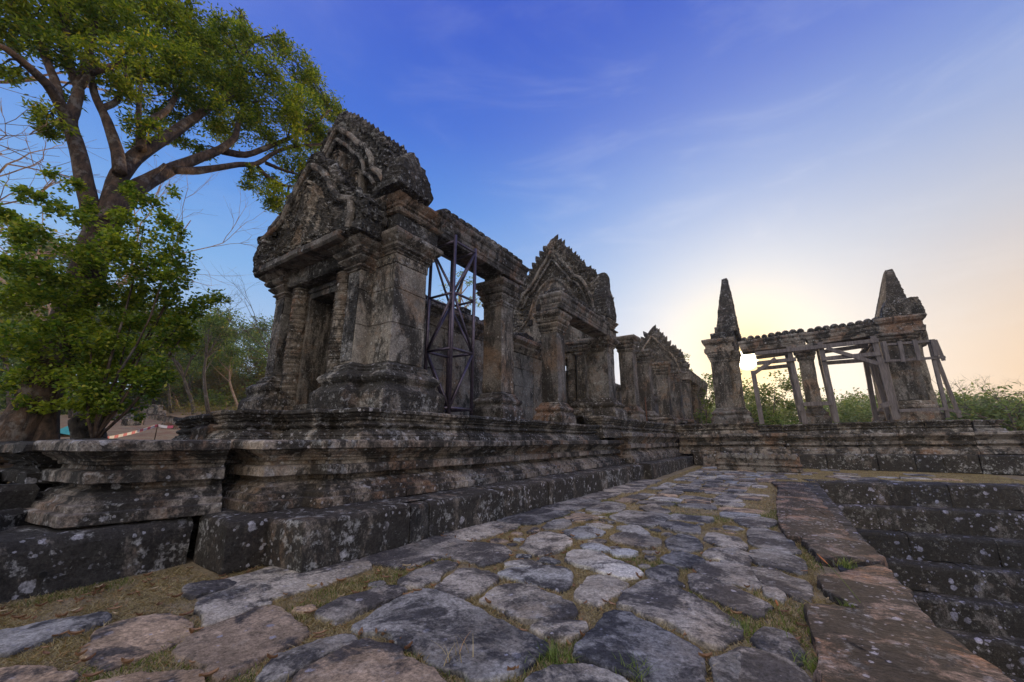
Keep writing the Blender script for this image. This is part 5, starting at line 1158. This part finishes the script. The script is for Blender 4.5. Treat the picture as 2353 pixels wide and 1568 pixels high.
for (u, v, r) in UP:
    near = min(sk, key=lambda q: abs(np.dot(q - np.array([0, 0, 1.5]), RGT) / np.dot(q - np.array([0, 0, 1.5]), FWD) * 915 + 1176 - u) + abs(784 - np.dot(q - np.array([0, 0, 1.5]), UPV) / np.dot(q - np.array([0, 0, 1.5]), FWD) * 915 - v))
    dd = math.hypot(near[0], near[1]) + rr.uniform(-.5, .9); c_ = D(u, v, dd); R0 = r * camz(c_) / 915 * 1.12
    cl.append((*c_, R0 * .85))
    for _ in range(2): o_ = np.array([rr.gauss(0, 1), rr.gauss(0, 1), rr.gauss(0, .7)]); o_ /= np.linalg.norm(o_); q = c_ + o_ * R0 * .75; cl.append((*q, R0 * rr.uniform(.35, .55)))
mb = MB()
for (cx, cy, cz, r) in cl:
    c_ = np.array([cx, cy, cz]); near = min(sk, key=lambda q: np.linalg.norm(q - c_)); mid = (near + c_) / 2 + np.array([0, 0, .1])
    tube(mb, [near, mid, c_], [.035, .02, .008], 5, False)
    for _ in range(4):
        o_ = np.array([rr.gauss(0, 1), rr.gauss(0, 1), rr.gauss(0, .6)]); o_ /= np.linalg.norm(o_); tube(mb, [c_ * .6 + mid * .4, c_ + o_ * r * .5, c_ + o_ * r * .95], [.012, .008, .003], 4, False)
mb.build('twigs', M['bark_dark'], TR)
leaves('crown', cl, .13, .045, 4600, M['leaf_narrow'], TR, 21)
# --- broad-leaved sapling thicket round its trunk
T = thing('broadleaf_tree', tuple(atd(215, 1010, 10.3)), 'smaller bright broad-leaved tree growing round the foot of the big leaning trunk', 'tree')
LW = [(340, 520, 55), (385, 545, 40), (400, 590, 45), (375, 620, 55), (300, 600, 60), (405, 650, 40), (400, 690, 40), (465, 690, 26), (500, 682, 22), (440, 715, 32), (350, 700, 55), (270, 690, 60), (185, 680, 60), (90, 680, 65), (20, 690, 60), (20, 790, 60), (100, 780, 70), (190, 780, 70), (280, 790, 70),
      (360, 795, 55), (415, 790, 34), (420, 750, 32), (340, 865, 46), (260, 870, 52), (170, 870, 55), (90, 860, 50), (375, 860, 24), (300, 920, 34), (225, 930, 36), (235, 962, 16), (100, 560, 45), (180, 570, 45), (40, 610, 50), (120, 625, 50), (130, 480, 34), (60, 530, 40), (20, 500, 30), (40, 440, 22), (200, 480, 26), (120, 400, 18), (260, 540, 34), (230, 600, 36), (80, 450, 24), (165, 430, 26), (180, 500, 26), (300, 440, 24), (345, 470, 32), (385, 500, 24), (240, 640, 40), (400, 440, 16), (320, 960, 12), (20, 880, 40), (60, 925, 28), (135, 930, 32), (185, 905, 38), (300, 950, 20), (330, 895, 34), (180, 840, 44), (250, 820, 40), (90, 800, 40), (160, 720, 44), (430, 770, 28), (215, 950, 30), (240, 900, 34), (260, 840, 40), (200, 740, 44), (300, 740, 44), (250, 930, 26), (310, 850, 36)]
mb = MB(); root = atd(215, 1015, 10.3); cl2 = []
for (u, v, r) in LW:
    dd = 10.6 + rr.uniform(-.7, .7) - (.3 if u > 350 else 0); c_ = D(u, v, dd); R0 = r * camz(c_) / 915 * 1.05; cl2.append((*c_, R0 * .85))
    for _ in range(2): o_ = np.array([rr.gauss(0, 1), rr.gauss(0, 1), rr.gauss(0, .8)]); o_ /= np.linalg.norm(o_); cl2.append((*(c_ + o_ * R0 * .75), R0 * .45))
    if v in (520, 620, 650, 682, 740) or (v == 690 and u > 300): limb(mb, [root, root * .55 + c_ * .45 + [0, 0, .15], c_], .03, .008, 6, .2, u)
mb.build('stems', M['bark'], T, smooth=True)
leaves('crown', cl2, .085, .055, 5600, M['leaf_broad'], T, 31, shell=.3)

def bare(name, base_, h, seed, mat, label, lean=(0, 0), depth=5, r0=None, spread=.6, group=None, cat='bare tree', first=.35):
    """leafless branching tree"""
    T = thing(name, tuple(base_), label, cat, group); rn = random.Random(seed); mb = MB(); mb2 = MB()
    def grow(p, d_, L, r, lv_):
        n = 4; P_ = [p]
        for i in range(n):
            d_ = d_ + np.array([rn.gauss(0, .13), rn.gauss(0, .13), rn.gauss(0, .08) + .03]); d_ /= np.linalg.norm(d_); P_.append(P_[-1] + d_ * L / n)
        tube(mb if lv_ < 2 else mb2, P_, np.linspace(r, r * .62, n + 1), 7 if lv_ < 2 else 4, False)
        if lv_ >= depth: return
        for _ in range(rn.choice((2, 3, 3)) if lv_ > 0 else 4):
            s_ = d_ + np.array([rn.gauss(0, spread), rn.gauss(0, spread), rn.gauss(0, spread * .55)]); s_ /= np.linalg.norm(s_)
            k = rn.choice((2, 3, 4)) if lv_ else rn.choice((3, 4)); grow(P_[k], s_, L * rn.uniform(.6, .85), r * .55, lv_ + 1)
    d0 = np.array([lean[0], lean[1], 1.0]); d0 /= np.linalg.norm(d0); grow(np.array(base_, float), d0, h * first, r0 or h * .02, 0)
    mb.build('trunk', mat, T, smooth=True); mb2.build('twigs', mat, T); return T
bare('bare_tree', [-20.5, -3.6, 1.3], 15, 4, M['bark_pale'], 'leafless pale tree with orange-lit bark behind the big tree at the far left', (.10, .10), 6, .24, .62)
bare('bare_tree', [-29, 3.0, 1.6], 16, 11, M['bark_pale'], 'second leafless pale tree, half hidden behind the big leaning trunk', (.0, .05), 6, .2, .6)
p = atd(2335, 985, 48); bare('bare_tree', [p[0], p[1], 0], 9.0, 8, M['bark_dark'], 'dark leafless twiggy tree at the right edge of the photo', (-.1, 0), 6, .13, .7, first=.38)
p = atd(642, 940, 52); bare('bare_tree', [p[0], p[1], gz(p[0], p[1])], 15, 15, M['bark_dark'], 'thin leafless tree just left of the front gateway', (.0, 0), 5, .15, .5)
p = atd(455, 900, 60); bare('bare_tree', [p[0], p[1], gz(p[0], p[1])], 17, 19, M['bark_dark'], 'tall leafless tree crown showing past the edge of the broad-leaved foliage', (.0, 0), 6, .2, .55)

def ftree(u, vbase, vtop, dist, wpx, label, seed, mat='leaf_far', barkm='bark_dark', dens=60, L=.34, shape='round', z0=None, group=None, trunkpx=6, lean=0, nm='tree'):
    p = atd(u, 1012, dist); zb_ = gz(p[0], p[1]) if z0 is None else z0
    top_ = atd(u + lean, vtop, dist); H = top_[2] - zb_; R0 = wpx * camz([p[0], p[1], 2]) / 915 / 2 * 1.15; rn = random.Random(seed)
    T = thing(nm, (p[0], p[1], zb_), label, 'tree', group)
    mb = MB(); base_ = np.array([p[0], p[1], zb_]); tip = np.array([top_[0], top_[1], zb_ + H * .8]); r0 = trunkpx * camz([p[0], p[1], 2]) / 915 / 2
    Q = limb(mb, [base_, base_ * .5 + tip * .5 + np.array([rn.gauss(0, .3), rn.gauss(0, .3), 0]), tip], r0, r0 * .3, 8, .25, seed)
    cl = []; n = 17 if shape == 'round' else 12
    for i in range(n):
        a = rn.uniform(0, 6.28); f_ = rn.uniform(.15, .95) ** .7; lo = .30 if shape == 'round' else .62
        hz = rn.uniform(lo, .93); wr = math.sin(min(1, (hz - lo) / (1 - lo) * .9 + .12) * math.pi) ** .5
        c_ = np.array([top_[0] + math.cos(a) * R0 * f_ * wr, top_[1] + math.sin(a) * R0 * f_ * wr, zb_ + H * hz]); rr_ = R0 * rn.uniform(.30, .46); cl.append((*c_, rr_))
        q = Q[min(len(Q) - 1, int(hz * len(Q) * .85))]; tube(mb, [q, (q + c_) / 2 + [0, 0, -.1], c_], [r0 * .35, r0 * .2, r0 * .08], 5, False)
    cl.append((top_[0], top_[1], zb_ + H * .93, R0 * .25))
    mb.build('trunk', M[barkm], T, smooth=True); leaves('crown', cl, L, L * .5, dens, M[mat], T, seed + 1, shell=.2); return T
# wooded slope on the left
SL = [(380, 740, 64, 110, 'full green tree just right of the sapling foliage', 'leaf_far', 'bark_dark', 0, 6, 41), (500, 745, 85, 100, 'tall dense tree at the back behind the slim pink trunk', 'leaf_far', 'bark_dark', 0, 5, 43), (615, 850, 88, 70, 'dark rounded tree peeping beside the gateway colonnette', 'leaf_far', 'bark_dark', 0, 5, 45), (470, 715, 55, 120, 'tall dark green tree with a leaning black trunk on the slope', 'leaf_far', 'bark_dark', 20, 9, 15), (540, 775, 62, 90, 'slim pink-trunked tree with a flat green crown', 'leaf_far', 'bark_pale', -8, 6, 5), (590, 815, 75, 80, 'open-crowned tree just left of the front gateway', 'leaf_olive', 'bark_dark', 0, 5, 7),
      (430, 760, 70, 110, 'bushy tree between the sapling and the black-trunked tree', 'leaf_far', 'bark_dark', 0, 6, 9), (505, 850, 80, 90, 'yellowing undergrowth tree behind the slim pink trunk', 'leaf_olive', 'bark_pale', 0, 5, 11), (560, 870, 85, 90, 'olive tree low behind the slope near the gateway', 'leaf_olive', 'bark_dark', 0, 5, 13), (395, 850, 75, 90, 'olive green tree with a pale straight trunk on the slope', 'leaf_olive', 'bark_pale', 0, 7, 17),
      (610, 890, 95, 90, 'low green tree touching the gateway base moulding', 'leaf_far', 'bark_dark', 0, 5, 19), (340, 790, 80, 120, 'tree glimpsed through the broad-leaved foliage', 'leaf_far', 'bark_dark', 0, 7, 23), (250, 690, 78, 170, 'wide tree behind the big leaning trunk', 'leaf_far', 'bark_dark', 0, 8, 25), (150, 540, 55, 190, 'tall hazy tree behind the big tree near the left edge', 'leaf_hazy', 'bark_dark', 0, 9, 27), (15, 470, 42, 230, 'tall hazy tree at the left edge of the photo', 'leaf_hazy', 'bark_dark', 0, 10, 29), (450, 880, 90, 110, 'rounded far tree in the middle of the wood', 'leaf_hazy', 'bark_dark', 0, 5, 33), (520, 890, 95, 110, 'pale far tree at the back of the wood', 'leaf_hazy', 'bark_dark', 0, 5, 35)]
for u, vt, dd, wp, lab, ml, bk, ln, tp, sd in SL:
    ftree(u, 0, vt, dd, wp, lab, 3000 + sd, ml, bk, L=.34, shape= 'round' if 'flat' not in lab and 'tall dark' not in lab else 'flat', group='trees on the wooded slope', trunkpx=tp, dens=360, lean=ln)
T = thing('gallery_tree', tuple(atd(1050, 1000, 24)), 'light green wispy tree seen through the steel lattice tower', 'tree')
mb = MB(); p = atd(1052, 1012, 24); b0 = np.array([p[0], p[1], 1.5]); Q = limb(mb, [b0, atd(1050, 760, 24), atd(1062, 640, 24)], .18, .06, 8, .2, 4)
cl = []; rn = random.Random(4)
for (u, v, r) in [(1020, 660, 16), (1035, 640, 18), (1060, 630, 18), (1080, 650, 20), (1010, 690, 14), (1050, 680, 18), (1085, 690, 20), (1100, 700, 18), (1030, 710, 12), (1075, 720, 16), (1105, 680, 12), (1090, 640, 10)]:
    c_ = atd(u, v, 24 + rn.uniform(-.6, .6)); cl.append((*c_, r * 24 / 915)); q = Q[rn.randrange(4, len(Q))]; limb(mb, [q, (q + c_) / 2, c_], .04, .012, 5)
mb.build('trunk', M['bark_pale'], T, smooth=True); leaves('crown', cl, .16, .08, 330, M['leaf_broad'], T, 44, shell=.1)
# trees beyond the right platform
RG = [(1620, 850, 44, 90, 'dark green tree between the last pillar and the left gateway'), (1575, 800, 58, 55, 'tree with sparse top rising behind the far gable'), (1680, 845, 50, 130, 'broad tree behind the left ruined gateway'), (1770, 850, 46, 130, 'dense tree framed under the left roof beam'), (1830, 855, 50, 100, 'tree behind the pillar between the roof beams'),
      (1905, 885, 62, 80, 'tree with a spiky top right of the middle pillar'), (1960, 900, 66, 110, 'rounded tree under the right roof beam'), (2010, 895, 70, 110, 'far tree left of the plank-braced gateway'), (2085, 890, 64, 90, 'tree behind the plank-braced gateway'), (2160, 892, 58, 110, 'tree just right of the plank-braced gateway'),
      (2220, 905, 66, 110, 'hazy green tree right of the timber clamp'), (2285, 935, 60, 100, 'low green tree near the right edge below the bare twigs'), (2345, 925, 56, 90, 'dark bluish tree at the right edge'), (2250, 945, 80, 140, 'pale far tree filling the gap near the right edge'), (1720, 900, 75, 120, 'far tree low behind the left timber prop'), (2120, 925, 80, 120, 'far low tree behind the gateway base'), (1950, 920, 85, 150, 'far tree low in the middle of the band'), (1640, 900, 80, 110, 'far tree low left of the gateway')]
for i, (u, vt, dd, wp, lab) in enumerate(RG):
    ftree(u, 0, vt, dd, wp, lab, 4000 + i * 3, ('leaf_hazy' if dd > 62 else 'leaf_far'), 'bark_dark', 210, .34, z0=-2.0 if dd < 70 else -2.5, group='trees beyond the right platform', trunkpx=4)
# undergrowth masses
def mass(name, pts, label, mat, dens, L, seed):
    return tag(leaves(name, pts, L, L * .5, dens, M[mat], None, seed, shell=.1), label, 'undergrowth', kind='stuff')
rn = random.Random(9); pts = []
for i in range(170):
    u = rn.uniform(1590, 2420); dd = rn.uniform(48, 90); p = atd(u, rn.uniform(935, 1000), dd); pts.append((*p, rn.uniform(1.6, 3.0)))
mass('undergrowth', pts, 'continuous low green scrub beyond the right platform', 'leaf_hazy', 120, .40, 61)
pts = []
for i in range(190):
    u = rn.uniform(-60, 680); dd = rn.uniform(70, 115); p = atd(u, 1012, dd); zz_ = gz(p[0], p[1]); pts.append((p[0], p[1], zz_ + rn.uniform(.5, 15), rn.uniform(2.2, 4.2)))
mass('woodland', pts, 'dense far woodland closing the top of the slope', 'leaf_far', 120, .5, 62)
pts = []
for i in range(36):
    u = rn.uniform(330, 640); dd = rn.uniform(55, 70); p = atd(u, 1012, dd); pts.append((p[0], p[1], gz(p[0], p[1]) + .6, rn.uniform(.8, 1.5)))
mass('forest_scrub', pts, 'orange-brown scrub at the foot of the wood', 'leaf_olive', 90, .25, 63)

# ================================================================== things on the slope
def rock(x, y, s_, h, lab, seed, mat='plinth', group='loose blocks on the slope', nm='loose_block'):
    z_ = gz(x, y); T = thing(nm, (x, y, z_), lab, 'loose stone', group); mb = MB(); block(mb, x - s_ / 2, y - s_ * .4, z_ - .15, x + s_ / 2, y + s_ * .4, z_ + h, min(.05, s_ * .1), max(.06, s_ / 8), seed * 1.3); mb.build('stone', M[mat], T, amp=min(.07, s_ * .08), seed=seed)
def onground(u, v):
    for dd in np.arange(9, 120, .5):
        p = atd(u, v, dd)
        if p[2] <= gz(p[0], p[1]) + .02: return p
    return atd(u, v, 30)
for i, (u, v, s_, h, lab) in enumerate([(275, 967, 1.1, .45, 'dark flat boulder on the slope under the sapling foliage'), (305, 981, .8, .4, 'pointed grey boulder beside the striped tape'), (392, 983, .7, .3, 'dark boulder left of the far cheek block'), (355, 955, .6, .8, 'small upright boundary stone on the slope'), (340, 951, .7, .5, 'squat dark block left of the upright boundary stone'), (368, 956, .6, .4, 'squat dark block right of the upright boundary stone'),
                                         (410, 940, .9, .5, 'dark block at the foot of the wood'), (450, 945, .9, .5, 'block below the black leaning trunk'), (310, 942, .8, .4, 'low block on the path edge'), (385, 968, 1.2, .3, 'flat stone by the path below the boundary stones'), (330, 996, .8, .2, 'flat grey stone in the reddish earth'), (365, 1000, .5, .2, 'low stone just behind the big moulded block')]):
    p = onground(u, v); k_ = camz([p[0], p[1], 2]) / 915; rock(p[0], p[1], [65, 35, 30, 18, 22, 18, 22, 22, 22, 30, 30, 20][i] * k_, [20, 18, 12, 25, 14, 12, 10, 10, 10, 8, 6, 6][i] * k_, lab, 70 + i)
# stone-edged path up the slope
T = thing('slope_wall', tuple(onground(330, 965)), 'low stone retaining edge of the old causeway running down the slope', 'low wall')
a, b = onground(430, 975), onground(270, 948); mb = MB(); n = 14
for i in range(n):
    p, q = a + (b - a) * i / n, a + (b - a) * (i + .93) / n; t_ = (q - p)[:2]; t_ /= np.linalg.norm(t_); nn = np.array([t_[1], -t_[0]]) * .35
    zb_ = gz(p[0], p[1]); csweep(mb, [tuple(p[:2] - nn), tuple(q[:2] - nn), tuple(q[:2] + nn), tuple(p[:2] + nn)][::1], [(0, zb_ - .2), (0, zb_ + .38), (-.04, zb_ + .42)], .25)
mb.build('edge_stones', M['plinth'], T, amp=.05, seed=91)
# gnarled stump, tarpaulin, warning tape
p = atd(185, 1010, 12.2); zb_ = 1.25; T = thing('gnarled_stump', (p[0], p[1], zb_), 'dark gnarled stump with two crooked arms beside the green tarpaulin', 'tree stump'); mb = MB()
W_ = lambda u, v, dd=12.2: atd(u, v, dd)
limb(mb, [W_(190, 1030), W_(192, 1000), W_(180, 980), W_(172, 962), W_(165, 958)], .20, .10, 10, .03, 2); limb(mb, [W_(188, 985), W_(205, 968), W_(225, 962), W_(240, 955)], .17, .12, 9); limb(mb, [W_(222, 1028), W_(228, 1008), W_(225, 990), W_(210, 982), W_(195, 990)], .13, .11, 9)
limb(mb, [W_(175, 962), W_(200, 952), W_(230, 945)], .15, .1, 8)
mb.build('stump', M['bark_dark'], T, amp=.03, smooth=True)
mt, t_, bs = pbsdf('tarpaulin'); pos = t_.node('ShaderNodeNewGeometry').outputs['Position']; nn = t_.noise(pos, 14, 4); t_.set(bs, 'Base Color', t_.mix(nn, (.02, .22, .20), (.04, .38, .33))); t_.set(bs, 'Roughness', .6)
p0 = onground(145, 1000); V = []; nU, nV = 16, 10
pc = [onground(105, 1004), onground(190, 1001), onground(178, 982), onground(150, 986)]
for j in range(nV + 1):
    for i in range(nU + 1):
        q = (pc[0] * (1 - i / nU) + pc[1] * i / nU) * (1 - j / nV) + (pc[3] * (1 - i / nU) + pc[2] * i / nU) * j / nV; q[2] = gz(q[0], q[1]) + .06 + .16 * math.sin(math.pi * i / nU) * math.sin(math.pi * j / nV); V.append(q)
mb = MB(); mb.add(V, [(j * (nU + 1) + i, j * (nU + 1) + i + 1, (j + 1) * (nU + 1) + i + 1, (j + 1) * (nU + 1) + i) for j in range(nV) for i in range(nU)])
o = mb.build('tarpaulin', mt, amp=.06, seed=3, smooth=True); tag(o, 'crumpled teal green tarpaulin spread on the ground by the tree foot', 'tarpaulin')
mt, t_, bs = pbsdf('striped_tape'); pos = t_.node('ShaderNodeNewGeometry').outputs['Position']; sx_ = t_.node('ShaderNodeSeparateXYZ', {0: pos}).outputs[1]
t_.set(bs, 'Base Color', t_.mix(t_.math('GREATER_THAN', t_.math('FRACT', t_.math('MULTIPLY', sx_, 5.0)), .55), (.75, .73, .75), (.60, .10, .16)))
T = thing('barrier_tape', tuple(onground(365, 985)), 'red and white striped barrier tape sagging between a thin stake and the tree', 'barrier tape')
A_, B_, C_ = atd(100, 1017, 12), atd(362, 978, 15), atd(398, 981, 14.5)
def tape(a, b, sag):
    V = []; n = 24
    for i in range(n + 1): q = a + (b - a) * i / n; q[2] -= sag * math.sin(math.pi * i / n); V += [q + [0, 0, .035], q - [0, 0, .035]]
    return V, [(2 * i, 2 * i + 1, 2 * i + 3, 2 * i + 2) for i in range(n)]
for a, b, s_ in ((A_, B_, .12), (B_, C_, .02)):
    mb = MB(); V, F = tape(a, b, s_); mb.add(V, F); mb.build('tape', mt, T)
mb = MB(); q = B_.copy(); tube(mb, [(q[0], q[1], gz(q[0], q[1]) - .1), (q[0], q[1], q[2] + .03)], [.015, .012], 6); mb.build('stake', M['bark'], T)
hm = bpy.data.materials.new('evening_haze'); hm.use_nodes = True; ht = NT(hm.node_tree); ht.n.clear()
pv_ = ht.node('ShaderNodeVolumePrincipled', {'Color': (0.93, 0.90, 0.85), 'Density': 0.0006}); pv_.inputs['Anisotropy'].default_value = 0.55
ho = ht.node('ShaderNodeOutputMaterial'); ht.l.new(pv_.outputs[0], ho.inputs['Volume'])
mb = MB(); mb.add([(x, y, z) for z in (-8.0, 46.0) for (x, y) in ((-262, -70), (262, -70), (262, 262), (-262, 262))], [(3, 2, 1, 0), (4, 5, 6, 7), (0, 1, 5, 4), (1, 2, 6, 5), (2, 3, 7, 6), (3, 0, 4, 7)])
tag(mb.build('haze', hm), 'thin warm evening haze lying over the whole site', 'haze', kind='stuff')
print('objects', len(bpy.data.objects), 'verts', sum(len(m_.vertices) for m_ in bpy.data.meshes))
